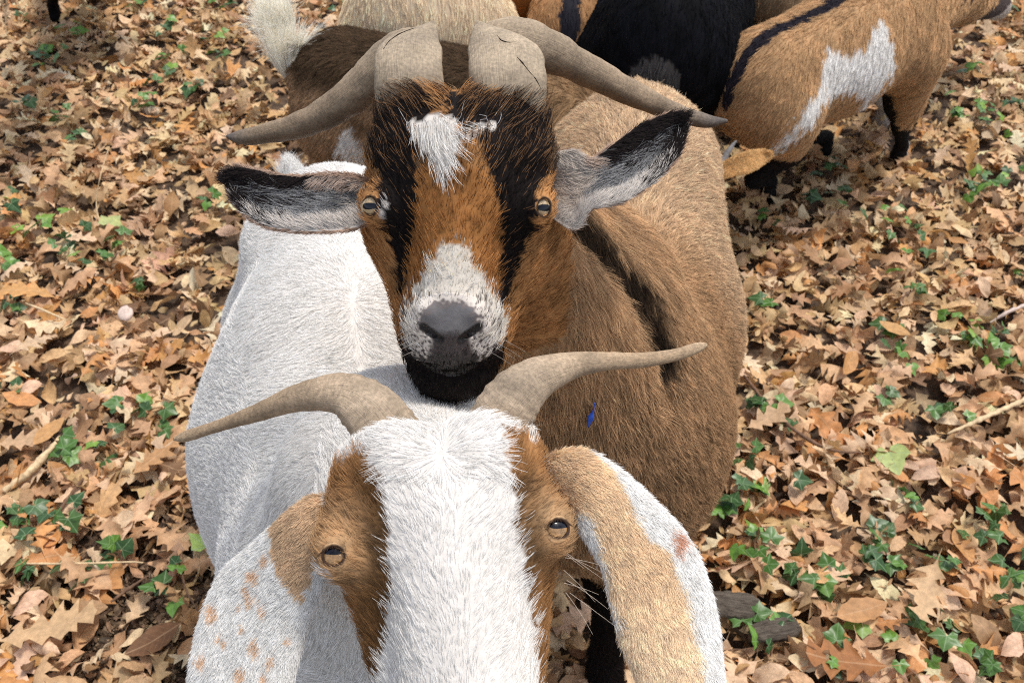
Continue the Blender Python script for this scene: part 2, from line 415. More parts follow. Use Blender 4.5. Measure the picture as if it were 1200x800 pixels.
def quadfix(v, f):
    """faces that repeat a corner become triangles: split everything to triangles"""
    t = np.concatenate([f[:, :3], f[:, [0, 2, 3]]])
    return t[(t[:, 0] != t[:, 1]) & (t[:, 1] != t[:, 2]) & (t[:, 0] != t[:, 2])]
def horn(parent, parts, colf, label=None):
    V, Fc, UV, o = [], [], [], 0
    for st, kw in parts:
        w = np.array([[*P(x, y, d), hw * d / F, hw * d / F * tr] for x, y, d, hw, tr in st])
        v, f, uv = sweep(w, **kw); V.append(v); Fc.append(quadfix(v, f) + o); UV.append(uv); o += len(v)
    v = np.vstack(V); uv = np.vstack(UV); n0 = len(V[0])
    col = colf(v, uv)
    ob = mesh_obj('horn', v, np.vstack(Fc), HORN if parent is white else HORNB, parent, col, uv)
    if label: ob['label'] = label
    return ob
def ear_mesh(eA, eB, cup, n=34, m=20, thick=.0035, fold=None):
    """eA, eB: the two long edges (world points), cup: how far the middle is pushed away from (+) or towards (-) the camera"""
    A = catmull(eA, n); B = catmull(eB, n); u = np.linspace(0, 1, n); s = np.linspace(0, 1, m)
    v = A[:, None] * (1 - s)[None, :, None] + B[:, None] * s[None, :, None]
    wdt = np.linalg.norm(A - B, axis=1)
    away = nrm((A + B) / 2 - CO)
    bow = 4 * s * (1 - s)
    v = v + away[:, None] * (cup * np.minimum(wdt, np.median(wdt))[:, None, None]) * bow[None, :, None]
    v += away[:, None] * (.003 * np.sin(u * 7 + 1)[:, None, None] * (s - .5)[None, :, None] * 2)
    g = np.cross(np.gradient(v, axis=0), np.gradient(v, axis=1)); nn = nrm(g)
    nn = np.where(((nn * away[:, None]).sum(-1) > 0)[..., None], -nn, nn)      # towards the camera
    edge = np.minimum(np.minimum(s, 1 - s)[None] * 8, 1) * np.minimum((1 - u) * 14, 1)[:, None]
    th = thick * np.sqrt(np.clip(edge, .02, 1))[..., None]
    top = (v + nn * th).reshape(-1, 3); bot = (v - nn * th).reshape(-1, 3)
    i = np.arange(n - 1)[:, None] * m; j = np.arange(m - 1)[None]
    f = np.stack([i + j, i + j + 1, i + m + j + 1, i + m + j], -1).reshape(-1, 4); k = n * m
    fs = [f, f[:, ::-1] + k]
    rim = np.concatenate([np.arange(m), np.arange(1, n) * m + m - 1, (n - 1) * m + np.arange(m - 2, -1, -1), np.arange(n - 2, -1, -1) * m])
    a, b = rim[:-1], rim[1:]; fs.append(np.stack([b, a, a + k, b + k], 1))
    uv = np.stack([np.repeat(u, m), np.tile(s, n)], 1)
    fx = np.vstack(fs); vv = np.vstack([top, bot])
    q = vv[fx[0]]; nf = np.cross(q[1] - q[0], q[2] - q[0])
    if nf @ nn[0, 0] < 0: fx = fx[:, ::-1]
    axis = np.repeat(nrm(np.gradient((A + B) / 2, axis=0)), m, 0); across = np.repeat(nrm(B - A), m, 0)
    return vv, fx, np.vstack([uv, uv]), np.vstack([axis, axis]), np.vstack([across, across]), np.r_[np.ones(k), -np.ones(k)]
def ear(parent, eA, eB, cup, coat, n_hair, rad, label=None, flowf=None, thick=.0035, name='ear'):
    v, f, uv, ax, ac, side = ear_mesh([P(*q) for q in eA], [P(*q) for q in eB], cup, thick=thick)
    col, L = coat(v, uv[:, 0], uv[:, 1], side)
    ob = mesh_obj(name, v, f, SKIN, parent, col)
    if label: ob['label'] = label
    if FUR:
        t = np.concatenate([f[:, :3], f[:, [0, 2, 3]]])
        q = v[t]; cr = np.cross(q[:, 1] - q[:, 0], q[:, 2] - q[:, 0]); ar = np.linalg.norm(cr, axis=1)
        fn = nrm(cr); w = ar * np.where((fn * nrm(CO - q.mean(1))).sum(1) > -.2, 1, .25); w /= w.sum(); nh = int(n_hair * FUR)
        i = rng.choice(len(t), nh, p=w); r = rng.random((nh, 2)); s = r.sum(1) > 1; r[s] = 1 - r[s]
        bc = np.c_[1 - r.sum(1), r][:, :, None]
        pp = (q[i] * bc).sum(1); U = (uv[t[i]] * bc).sum(1); axx = ax[t[i, 0]]; acc = ac[t[i, 0]]; sd = side[t[i, 0]]
        c, L = coat(pp, U[:, 0], U[:, 1], sd)
        fl = axx if flowf is None else flowf(axx, acc, U[:, 0], U[:, 1], sd)
        fur('fur', ob, pp, fn[i], fl, L, c, rad, lift=.22, clump=.15, csize=.004, colj=.12)
    return ob
def uvsphere(c, r, z, up, nu=24, nv=16, sq=(1, 1, 1), cap=1.):
    z = nrm(z); x = nrm(np.cross(up, z)); y = np.cross(z, x)
    V = [[0, 0, 1.]]
    for i in range(1, nv + 1):
        a = math.pi * cap * i / nv
        for j in range(nu): b = 2 * math.pi * j / nu; V.append([math.sin(a) * math.cos(b), math.sin(a) * math.sin(b), math.cos(a)])
    V = np.array(V) * np.array(sq); f = [[0, 1 + j, 1 + (j + 1) % nu] for j in range(nu)]
    for i in range(nv - 1):
        for j in range(nu):
            a, b = 1 + i * nu + j, 1 + i * nu + (j + 1) % nu; f += [[a, a + nu, b + nu], [a, b + nu, b]]
    w = c + r * (V[:, :1] * x + V[:, 1:2] * y + V[:, 2:] * z)
    return w, np.array(f)
def eye(parent, c, r, look, up, mat, pw, ph, shift=(0, 0), label=None):
    v, f = uvsphere(c, r, look, up); e = mesh_obj('eye', v, f, mat, parent)
    if label: e['label'] = label
    z = nrm(look); x = nrm(np.cross(up, z)); y = np.cross(z, x)
    V = []; m = 28; rr = r * 1.012
    for k, s in enumerate((0, .5, .8, 1)):
        for j in range(m if k else 1):
            t = 2 * math.pi * j / m; ex = .75
            dx = pw * s * abs(math.cos(t)) ** ex * math.copysign(1, math.cos(t)) + shift[0]; dy = ph * s * abs(math.sin(t)) ** ex * math.copysign(1, math.sin(t)) + shift[1]
            q = np.array([dx, dy, math.sqrt(max(rr * rr - dx * dx - dy * dy, 1e-9))]); V.append(c + q[0] * x + q[1] * y + q[2] * z)
    f = [[0, 1 + j, 1 + (j + 1) % m] for j in range(m)]
    for k in range(2):
        for j in range(m):
            a, b = 1 + k * m + j, 1 + k * m + (j + 1) % m; f += [[a, a + m, b + m], [a, b + m, b]]
    p = mesh_obj('pupil', np.array(V), np.array(f), PUPIL, e)
    return e
def whiskers(name, parent, roots, dirs, L, rad, col, K=7, droop=.15):
    n = len(roots); t = np.linspace(0, 1, K)[None, :, None]
    pts = roots[:, None] + L[:, None, None] * (dirs[:, None] * t + np.array([0, 0, -droop]) * t * t + rng.normal(size=(n, 1, 3)) * .05 * t * t)
    cu = bpy.data.hair_curves.new(name); cu.add_curves([K] * n)
    cu.attributes['position'].data.foreach_set('vector', pts.astype(np.float32).ravel())
    ra = cu.attributes.new('radius', 'FLOAT', 'POINT'); ra.data.foreach_set('value', (np.full((n, K), rad) * np.linspace(1, .3, K)).astype(np.float32).ravel())
    ca = cu.attributes.new('col', 'FLOAT_COLOR', 'CURVE'); ca.data.foreach_set('color', np.tile([*col, 1.], (n, 1)).astype(np.float32).ravel())
    cu.materials.append(FURM); o = link(name, cu, parent); o['kind'] = 'stuff'; return o

# ---------------------------------------------------------------- head frames
class Frame:
    """a head's own axes, built round the point between its eyes: x to its left side, y up the face, z out of the forehead"""
    def __init__(s, px, py, d, roll=0.):
        s.o = P(px, py, d); s.z = nrm(CO - s.o); s.x = nrm(np.cross(CU, s.z)); s.y = np.cross(s.z, s.x)
        s.s = d / F; s.c = (px, py); s.cr, s.sr = math.cos(roll), math.sin(roll)
        s.M = np.stack([s.x, s.y, s.z], 1)      # columns
    def w(s, x, y, z=0):                     # local units -> world, with the head's roll
        x, y = x * s.cr - y * s.sr, x * s.sr + y * s.cr
        return s.o + s.s * (s.M @ np.array([x, y, z], float))
    def rot(s):
        Rr = np.array([[s.cr, -s.sr, 0], [s.sr, s.cr, 0], [0, 0, 1]]); return s.M @ Rr
    def ell(s, c, r, k=12): return ell(s.w(*c), np.array(r) * s.s, k * s.s, s.rot())
    def cone(s, a, b, ra, rb, k=12): return cone(s.w(*a), s.w(*b), ra * s.s, rb * s.s, k * s.s)
    def uv(s, p):                            # head plane coordinates (unrolled), in units that match the face tracing
        q = (p - s.o) @ s.M / s.s; return s.c[0] + q[:, 0], s.c[1] - q[:, 1], q[:, 2]

def paint(col, L, mask, c, l=None):
    col[mask] = c
    if l is not None: L[mask] = l

def build_goat(name, label, prims, h, base, coat, flow, n_hair, rad, lift=.25, jit=.14, clump=.45, csize=.006, wfun=None, hairL=1., group=None, colj=.16):
    root = empty(name, base, label, 'goat', group)
    v, f = polygonise(prims, h)
    col, L = coat(v, None); col = col * np.where(L > 0, 1, 0)[:, None] * (np.array([.80, .77, .75]) - 1) + col      # bare skin under the hair is a little darker and pinker
    body = mesh_obj('body', v, f, SKIN, root, col)
    if FUR:
        wf = (lambda c, n: vis_weight(c, n) * (wfun(c) if wfun else 1))
        p, _ = sample_surface(v, f, int(n_hair * FUR), wf)
        nor = grad(p, prims); col, L = coat(p, nor)
        keep = L > 0; p, nor, col, L = p[keep], nor[keep], col[keep], L[keep]
        fl, lf = flow(p, nor)
        rr = rad(p) if callable(rad) else rad
        if not np.isscalar(rr): pass
        cs = csize
        fur('fur', root, p, nor, fl, L * hairL, col, rr, lift=lift * lf, jit=jit, clump=clump, csize=cs, colj=colj)
    return root

# ================================================================ WHITE GOAT (nearest)
WF = Frame(524, 635, .47, R(5.8))
def pr_white():
    q = []
    # barrel, rump, shoulder
    q += [cone((-.15, .56, .50), (-.195, .76, .50), .152, .178, .06), cone((-.205, .76, .50), (-.245, .98, .56), .19, .135, .08)]
    q += [ell((-.205, .76, .46), (.185, .25, .19), .08), ell((-.25, 1.02, .57), (.125, .12, .14), .06)]
    q += [cone((-.155, .50, .62), (-.215, .78, .64), .085, .085, .10), cone((-.215, .78, .64), (-.245, 1.0, .64), .085, .07, .08)]
    q += [cone((-.15, .50, .56), (-.09, .44, .80), .145, .095, .07), cone((-.09, .44, .80), WF.w(2, 5, -175), .09, .060, .05)]
    q += [cone((-.13, .48, .52), (-.11, .44, .66), .13, .11, .06)]
    # legs
    for sx in (-1, 1):
        x0 = -.15 + sx * .10
        q += [cone((x0, .50, .42), (x0 + sx * .01, .48, .30), .075, .045, .04), cone((x0 + sx * .01, .48, .30), (x0, .47, .10), .032, .022, .02), cone((x0, .47, .10), (x0, .45, .03), .024, .03, .01)]
        x1 = -.25 + sx * .10
        q += [cone((x1, .98, .48), (x1, .93, .34), .085, .05, .05), cone((x1, .93, .34), (x1, 1.06, .24), .045, .030, .03), cone((x1, 1.06, .24), (x1, 1.04, .09), .026, .022, .02), cone((x1, 1.04, .09), (x1, 1.02, .03), .024, .03, .01)]
    # tail
    q += [ell((-.19, .96, .67), (.04, .055, .035), .05), ell((-.31, .96, .66), (.04, .055, .035), .05), ell((-.235, .62, .60), (.05, .07, .10), .05)]
    q += [cone((-.275, 1.07, .62), (-.325, 1.12, .665), .026, .014, .02)]
    # head
    E = WF
    q += [E.ell((0, 66, -95), (126, 84, 88), 20), E.ell((0, 0, -85), (138, 85, 72), 25)]
    q += [E.cone((0, 20, -70), (6, -210, -45), 78, 74, 30), E.cone((0, -200, -60), (2, -330, -75), 72, 60, 30)]
    for s in (-1, 1):
        q += [E.cone((s * 68, -30, -125), (s * 34, -270, -115), 66, 48, 30), E.ell((s * 124, 4, -58), (35, 36, 34), 16),
              E.cone((s * 54, 104, -62), (s * 62, 50, -72), 50, 48, 26), E.cone((s * 118, 20, -85), (s * 92, 100, -95), 40, 42, 26)]
        q += [cut(E.ell((s * 88, -60, -5), (16, 60, 20), 26))]
        q += [E.cone((s * 151, 13, -48), (s * 118, 15, -28), 6, 6, 8), cut(E.ell((s * 136, 0, -26), (13, 10.5, 24), 4))]
    q += [E.cone((-46, -296, -20), (46, -296, -20), 10, 10, 10)]
    return q
WHITE = np.array([.82, .81, .785]); TAN = np.array([.62, .43, .25]); RUFOUS = np.array([.36, .19, .08])
W_LEFT = [(368, 560), (378, 540), (408, 524), (430, 530), (443, 560), (452, 600), (455, 660), (458, 700), (455, 735), (446, 760), (438, 790), (436, 830), (424, 830), (413, 760), (403, 720), (395, 690), (384, 668), (350, 640), (340, 610)]
W_RIGHT = [(585, 486), (612, 498), (640, 510), (668, 520), (700, 540), (700, 600), (690, 650), (682, 700), (678, 720), (672, 750), (660, 790), (655, 830), (632, 830), (638, 780), (630, 730), (622, 690), (615, 640), (608, 590), (600, 550), (600, 520)]
def white_coat(p, nor):
    n = len(p); col = np.tile(WHITE, (n, 1)); L = np.full(n, .0125)
    col *= (1 + noise(p, .05, 3) * .03)[:, None]
    u, v, z = WF.uv(p)
    hd = (z > -190) & (v > 455) & (v < 990) & (np.abs(u - 524) < 190) & (p[:, 2] > .84)
    L = np.where(hd, .0080, L); L = np.where(hd & (v < 560), .0105, L); L = np.where(hd & (v > 720), .0075, L)
    j1, j2 = noise(p, .012, 1) * 5, noise(p, .012, 2) * 5
    if nor is not None: j1 = j1 + rng.normal(size=n) * 3; j2 = j2 + rng.normal(size=n) * 4
    for poly in (W_LEFT, W_RIGHT):
        m = hd & inpoly(u + j1, v + j2, poly) & (z > -150)
        m = m | (hd & ((u < 392) | (u > 668)) & (v < 700) & (v > 520) & (z > -150) & inpoly(np.clip(u, 356, 690), v, poly))
        c = RUFOUS[None] * (1 + .25 * noise(p, .02, 4))[:, None]
        near_eye = np.minimum(np.hypot(u - 391, v - 640), np.hypot(u - 658, v - 615))
        c = c + (TAN - RUFOUS) * (np.clip(1 - near_eye / 75, 0, 1) * .75)[:, None]
        inner = np.where(poly is W_LEFT, smooth(412, 445, u), smooth(648, 612, u)) * smooth(530, 570, v)
        c = c * (1 - .62 * inner[:, None])
        col[m] = c[m]; L[m] = .010
    # pink skin in the eye corners, dark rims
    for ex, ey in ((391, 648), (658, 621)):
        r = np.hypot((u - ex), (v - ey) * 1.15); m = hd & (r < 14) & (z > -70); L[m] = 0.0
        m = hd & (r >= 14) & (r < 27); L[m] = .0055
    hoof = p[:, 2] < .055; paint(col, L, hoof, (.05, .04, .035), 0)
    tl = (p[:, 1] > 1.09) & (p[:, 0] < -.30); L = np.where(tl & (p[:, 2] > .635), .026, L)
    return col, L
def white_flow(p, nor):
    u, v, z = WF.uv(p); E = WF
    hd = (v > 455) & (np.abs(u - 524) < 200) & (p[:, 2] > .84)
    # body: back along the spine, then down the sides
    spx = -.145 - .11 * (p[:, 1] - .5) / .5
    side = np.clip((p[:, 0] - spx) / .22, -1, 1)
    b = np.stack([side * .45 - .12, np.full(len(p), .75), -np.abs(side) * .75], 1)
    neck = (p[:, 2] > .70) & ~hd; b[neck] = [-.25, .15, -1.]
    # head: whorl on the poll, then up and out from the nose
    du, dv = u - 517, v - 560
    fx = np.where(v < 560, np.clip(du / 25, -1, 1) * .5, np.sign(du) * np.clip(np.abs(du) / 60, 0, 1) * .65)
    fy = np.where(v < 560, .25 - .5 * smooth(500, 560, v), .9)
    fy = np.where(np.abs(du) > 85, .6, fy)
    b2 = fx[:, None] * E.x + fy[:, None] * E.y
    out = np.where(hd[:, None], b2, b)
    tl = (p[:, 1] > 1.09) & (p[:, 2] > .635) & (p[:, 0] < -.30); out[tl] = [-.2, .3, 1.]
    lf = np.where(hd, 1.35, .85); lf[tl] = 2.
    return out, lf
def white_w(c):
    u, v, z = WF.uv(c); hd = (np.abs(u - 524) < 200) & (v > 455) & (c[:, 2] > .84)
    return np.where(hd, 4.2, 1.)
white = build_goat('goat', 'white goat nearest the camera with chestnut patches round both eyes and long drooping ears',
                   pr_white(), .0036, (-.18, .72, 0), white_coat, white_flow, 300000,
                   lambda p: np.where(p[:, 2] > .84, .00011, .00017), lift=.22, jit=.08, clump=.40, csize=.0042, colj=.12)
for s, shp in ((-1, 0), (1, 0)):
    c = WF.w(s * 131, 0, -55); look = nrm(WF.z * .95 + WF.x * s * .35 + CU * .1)
    eye(white, c + look * .0006, .0108, look, CU, IRIS, .0066, .0032, (0.0, .0026))
def horncol_w(v, uv):
    u = uv[:, 0]; a = np.array([.40, .31, .22]); b = np.array([.42, .30, .19]); t = np.array([.68, .50, .32])
    c = a + (b - a) * smooth(.2, .7, u)[:, None]; c = c + (t - c) * (smooth(.78, 1, u) * .8)[:, None]; return c
def lidcol(E, ex, ey, rx, ry, hair, dark):
    def f(p):
        u, v, z = E.uv(p); r = np.hypot((u - ex) / rx, (v - ey) / ry) + .06 * noise(p, .004, 41); n = len(p)
        c = hair(p, None)[0] * (1 + .12 * noise(p, .003, 42))[:, None]
        t = smooth(1.45, 1.12, r)[:, None]; return c * (1 - t) + np.array(dark) * t
    return f
PWH = pr_white()
for s, ex, ey in ((-1, 389, 649), (1, 660, 621)):
    patch('eyelid', white, PWH, WF.w(s * 134, 0, -34), .0078, .0006, lidcol(WF, ex, ey, 13, 10.5, white_coat, (.06, .035, .025)), .0002)
hL = horn(white, [([(470, 530, .54, 36, .7), (452, 505, .532, 38, .7), (430, 478, .53, 34, .75), (398, 461, .535, 25, .85), (350, 466, .545, 16.5, .9), (300, 484, .56, 10.5, .9), (252, 500, .575, 7, .9), (218, 511, .585, 6.5, .85), (204, 514.5, .59, 2, .8)], dict(seed=1, rings=.035, ringn=34))], horncol_w)
hR = horn(white, [([(572, 520, .54, 34, .7), (587, 490, .532, 36, .7), (608, 460, .53, 32, .75), (636, 440, .535, 24, .85), (672, 428, .545, 16, .9), (712, 423, .555, 11, .9), (752, 422, .565, 9, .9), (790, 416, .575, 7.5, .85), (818, 407, .582, 6, .8), (828, 403.5, .585, 2, .8)], dict(seed=4, rings=.035, ringn=34))], horncol_w)
SPOTS = [(251, 712, 9), (300, 673, 8), (312, 652, 6), (238, 768, 8), (298, 700, 7), (300, 754, 8), (258, 742, 4), (266, 748, 4), (318, 768, 7), (283, 705, 4), (288, 732, 4), (284, 785, 7), (312, 792, 6), (310, 712, 6), (340, 745, 3), (292, 690, 5)]
def ear_lw(p, u, s, side):
    x, y, d = proj(p); n = len(p); col = np.tile(WHITE * .98, (n, 1)); L = np.full(n, .006)
    j = noise(p, .01, 1) * 2.5
    m = inpoly(x + j, y + j, [(325, 560), (375, 545), (400, 640), (372, 660), (358, 700), (345, 690), (325, 660), (322, 610)]) & (side > 0)
    col[m] = np.array([.63, .46, .30]) * (1 + .1 * noise(p, .01, 7)[m])[:, None]
    for a, b, r in SPOTS:
        m = (np.hypot((x - a) * 1.1, (y - b) * .8) + j * .8 + rng.normal(size=n) * 1. < r * .82) & (side > 0) & (rng.random(n) < .8); col[m] = np.array([.76, .54, .37])
    return col, L
def ear_rw(p, u, s, side):
    x, y, d = proj(p); n = len(p); col = np.tile(WHITE, (n, 1)); L = np.full(n, .006); j = noise(p, .01, 1) * 4 + rng.normal(size=n) * 4
    tan = [(630, 480), (680, 522), (712, 548), (733, 580), (748, 620), (778, 640), (800, 690), (812, 740), (822, 790), (860, 900), (700, 900), (725, 740), (716, 690), (700, 640), (690, 600), (640, 590)]
    m = inpoly(x + j, y + j, tan) & (side > 0); c = np.array([.82, .64, .44]) * (1 + .05 * noise(p, .012, 7))[:, None] + (.10 * smooth(650, 780, y) )[:, None] * np.array([.6, .7, .8]); col[m] = c[m]
    m = (np.hypot(x - 793, y - 632) + j < 9) & (side > 0); col[m] = (.62, .36, .25)
    m = side < 0; col[m] = (.55, .34, .27)
    return col, L
ear(white, [(412, 600, .525), (378, 580, .518), (345, 594, .52), (298, 636, .54), (260, 670, .555), (236, 725, .56), (223, 790, .56), (221, 860, .555), (240, 920, .55)],
    [(410, 640, .52), (388, 660, .51), (372, 700, .515), (358, 740, .52), (345, 790, .52), (335, 850, .52), (315, 900, .53), (262, 935, .55)], -.17, ear_lw, 60000, .00012, 'long white drooping ear with small tan spots', thick=.004)
ear(white, [(630, 545, .525), (660, 527, .515), (700, 533, .508), (765, 585, .515), (812, 640, .52), (836, 710, .52), (846, 790, .515), (850, 860, .51), (830, 920, .51)],
    [(640, 585, .525), (668, 605, .515), (686, 628, .508), (708, 670, .51), (722, 730, .51), (742, 785, .51), (765, 840, .51), (790, 890, .51), (812, 925, .51)], -.17, ear_rw, 70000, .00012, 'long drooping ear, tan towards the face and white along its outer edge', thick=.004)

# ================================================================ BROWN GOAT (behind the white one)
BF = Frame(536, 242, .60, 0)
NOSE = 1.3
def pr_brown():
    q = []
    q += [cone((.11, .74, .54), (.15, .95, .53), .135, .150, .06), cone((.15, .95, .53), (.18, 1.18, .56), .150, .125, .08)]
    q += [ell((.145, .97, .50), (.158, .25, .175), .08), ell((.185, 1.20, .58), (.13, .14, .14), .06), ell((.10, 1.16, .66), (.045, .06, .04), .05), ell((.25, 1.16, .66), (.045, .06, .04), .05), ell((.175, .83, .60), (.07, .06, .12), .05)]
    q += [cone((.085, .72, .66), (.18, 1.05, .68), .085, .08, .10), cone((.18, 1.05, .68), (.20, 1.22, .66), .08, .07, .08)]
    q += [cone((.10, .70, .60), (.045, .66, .80), .145, .11, .08), cone((.045, .66, .80), BF.w(6, -5, -170), .11, .078, .06)]
    q += [cone((.11, .70, .50), (.075, .66, .68), .12, .115, .08)]
    for sx in (-1, 1):
        x0 = .045 + sx * .10
        q += [cone((x0, .68, .42), (x0 + sx * .005, .66, .29), .075, .045, .04), cone((x0 + sx * .005, .66, .29), (x0, .65, .10), .032, .022, .02), cone((x0, .65, .10), (x0, .63, .03), .024, .03, .01)]
        x1 = .165 + sx * .085
        q += [cone((x1, 1.14, .48), (x1, 1.10, .34), .085, .05, .05), cone((x1, 1.10, .34), (x1 + .01, 1.24, .24), .045, .030, .03), cone((x1 + .01, 1.24, .24), (x1, 1.22, .09), .026, .022, .02), cone((x1, 1.22, .09), (x1, 1.20, .03), .024, .03, .01)]
    q += [cone((.205, 1.31, .66), (.21, 1.37, .66), .03, .02, .02)]
    E = BF
    q += [E.ell((6, 62, -88), (100, 78, 85), 20), E.ell((4, 5, -70), (106, 62, 62), 25)]
    q += [E.cone((2, 20, -60), (-6, -100, -38), 64, 46, 26), E.ell((-8, -138, -48), (60, 52, 54), 22), E.ell((-8, -172, -58), (60, 34, 50), 16), E.ell((-7, -214, -72), (50, 34, 42), 10)]
    for s in (-1, 1):
        q += [E.cone((s * 62 + 4, -22, -112), (s * 30 - 4, -180, -100), 50, 38, 26), E.ell((s * 94 + 1, 2, -46), (25, 27, 28), 12), E.cone((s * 60 + 8, 110, -85), (s * 70 + 6, 60, -80), 40, 44, 26)]
        q += [cut(E.ell((s * 104 + 0, 0, -22), (7.8, 10.5, 22), 3))]
        q += [cut(E.ell((s * 56, -60, -14), (10, 40, 16), 22))]
        q += [E.cone((-8 + s * 27, -124, -6), (-8 + s * 36, -142, -12), 15, 12, 10), cut(E.cone((-8 + s * 33, -143, 6), (-8 + s * 13, -157, 2), 3.2 * NOSE, 2.8 * NOSE, 4)), cut(E.cone((-8 + s * 27, -148, -6), (-8 + s * 19, -153, -6), 5.2 * NOSE, 4.6 * NOSE, 4))]
    q += [cut(E.cone((-8, -152, 7), (-8, -192, -2), 2.6, 2.4, 4)), cut(E.cone((-60, -190, -44), (-8, -199, -6), 4, 5, 5)), cut(E.cone((44, -190, -44), (-8, -199, -6), 4, 5, 5))]
    q += [E.cone((6, 92, -72), (0, 50, -35), 42, 38, 20)]
    return q
BRN = np.array([.44, .26, .125]); ORG = np.array([.44, .205, .07]); BLK = np.array([.013, .010, .010]); BODYB = np.array([.53, .345, .195])
BR_STRIPE_L = [(436, 128), (470, 112), (520, 108), (500, 150), (486, 185), (488, 230), (484, 270), (476, 310), (466, 355), (461, 355), (458, 300), (448, 265), (440, 210), (430, 190), (428, 160)]
BR_STRIPE_R = [(520, 105), (620, 112), (650, 150), (648, 200), (632, 215), (630, 270), (612, 320), (598, 365), (590, 365), (590, 300), (584, 240), (572, 200), (562, 165), (548, 150), (530, 140)]
BR_WHITE = [(520, 283), (545, 285), (558, 310), (572, 335), (592, 365), (600, 385), (598, 420), (470, 425), (466, 380), (474, 360), (488, 340), (500, 310)]
BR_LOCK = [(478, 139), (490, 143), (510, 132), (530, 140), (540, 165), (536, 185), (520, 212), (505, 190), (486, 165)]
BR_LOCK2 = [(545, 172), (548, 158), (560, 146), (582, 143), (582, 152), (565, 157)]
PB = pr_brown()
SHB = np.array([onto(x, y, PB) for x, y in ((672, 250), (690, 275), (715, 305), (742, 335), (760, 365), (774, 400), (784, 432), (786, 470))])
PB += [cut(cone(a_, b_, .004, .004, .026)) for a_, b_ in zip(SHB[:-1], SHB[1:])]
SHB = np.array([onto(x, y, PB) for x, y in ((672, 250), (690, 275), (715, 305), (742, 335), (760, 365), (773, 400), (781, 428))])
def brown_coat(p, nor):
    n = len(p); RN = (lambda: rng.random(n)) if nor is not None else (lambda: np.full(n, .99)); u, v, z = BF.uv(p); nz1 = noise(p, .03, 1); nz2 = noise(p, .012, 2)
    col = BODYB * (1 + .16 * nz1 + .12 * nz2)[:, None]; L = np.full(n, .020)
    x, y, zz = p.T
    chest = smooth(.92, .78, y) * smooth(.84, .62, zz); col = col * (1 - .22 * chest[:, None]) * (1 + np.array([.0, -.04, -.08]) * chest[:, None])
    # greyer, paler flank behind the shoulder band; dark band over the shoulder
    bx = .065 + .22 * (y - .68) + .0
    hd = (z > -200) & (v > 100) & (v < 500) & (np.abs(u - 540) < 150) & (zz > .82) & (y < .66)
    flank = smooth(.80, .95, y) * (~hd)
    col = col * (1 - flank[:, None]) + flank[:, None] * np.array([.63, .46, .30]) * (1 + .14 * nz1 + .14 * nz2)[:, None]
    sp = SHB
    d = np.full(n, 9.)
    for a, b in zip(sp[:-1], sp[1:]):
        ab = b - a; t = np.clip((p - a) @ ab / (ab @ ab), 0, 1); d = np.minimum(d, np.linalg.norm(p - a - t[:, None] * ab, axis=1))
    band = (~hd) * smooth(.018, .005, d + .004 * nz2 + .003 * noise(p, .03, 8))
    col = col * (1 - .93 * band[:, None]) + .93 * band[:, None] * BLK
    ls = (~hd) & (zz < .37); col[ls] = BLK * 1.2
    # head
    j1, j2 = nz2 * 4, noise(p, .012, 3) * 4
    if nor is not None: j1 = j1 + rng.normal(size=n) * 2.5; j2 = j2 + rng.normal(size=n) * 4
    a, b = u + j1, v + j2
    L[hd] = .0085
    c = BRN * (1 + .18 * nz1)[:, None] * np.array([1.08, .95, .8]); col[hd] = c[hd]
    m = hd & (v < 200 + 10 * nz1) & ((u < 500) | (u > 575)) & (z > -120); mix = RN() < .62
    col[m & ~mix] = np.array([.24, .15, .085])
    col[m & mix] = np.array([.07, .045, .03]); L[hd & (v < 200)] = .013; L[hd & (v < 150)] = .018
    m = hd & (a > 474) & (a < 600) & (b > 195) & (z > -60); col[m] = (ORG * (1 + .15 * nz1)[:, None])[m]
    m = hd & (v > 215) & (RN() < .16); col[m] = col[m] * np.array([.35, .3, .3])
    m = hd & (v < 225) & (v > 150) & (np.abs(u - 540) < 60) & (RN() < .45); col[m] = np.array([.08, .045, .03])
    for poly in (BR_STRIPE_L, BR_STRIPE_R):
        m = hd & inpoly(a, b, poly) & (z > -130); bri = RN() < (.08 + .22 * smooth(230, 180, v) if nor is not None else np.zeros(n)); col[m] = BLK * 1.2; col[m & bri] = (.22, .12, .06)
    m = hd & inpoly(a, b, BR_WHITE) & (z > -70); col[m] = np.array([.84, .80, .72]); L[m] = .0065
    m = m & (v < 325) & (RN() < .3); col[m] = np.array([.82, .64, .43])
    for poly, l in ((BR_LOCK, .019), (BR_LOCK2, .013)):
        m = hd & inpoly(u + j1 * .5, v + j2 * .5, poly) & (z > -90); col[m] = np.array([.82, .80, .76]); L[m] = l
    # nose and lips
    r = np.hypot((u - 528) / 37, (v - 378) / 27); sp_ = nz2 * .2 + noise(p, .004, 4) * .22
    m = hd & (r + sp_ < 1.0) & (z > -60); col[m] = np.array([.060, .050, .052]); L[m] = .0022
    m2 = hd & (r < .95) & (z > -40); L[m2] = 0; col[m2] = (.085, .075, .078)
    m = hd & (np.abs(u - 530) < 26 + (v - 380) * .3) & (v > 388) & (v < 432) & (z > -60); col[m] = (.06, .045, .045); L[m] = .003
    m = hd & (v + 6 * noise(p, .006, 6) > 423 - 8 * smooth(20, 50, np.abs(u - 528))) & (z > -120) & (np.abs(u - 528) < 68); col[m] = BLK * .9; L[m] = .007
    m = hd & (v > 345) & (v < 424) & (np.abs(u - 528) > 30) & (noise(p, .0035, 12) > .42) & (z > -60) & (np.abs(u - 528) < 62); col[m] = (.10, .08, .08)
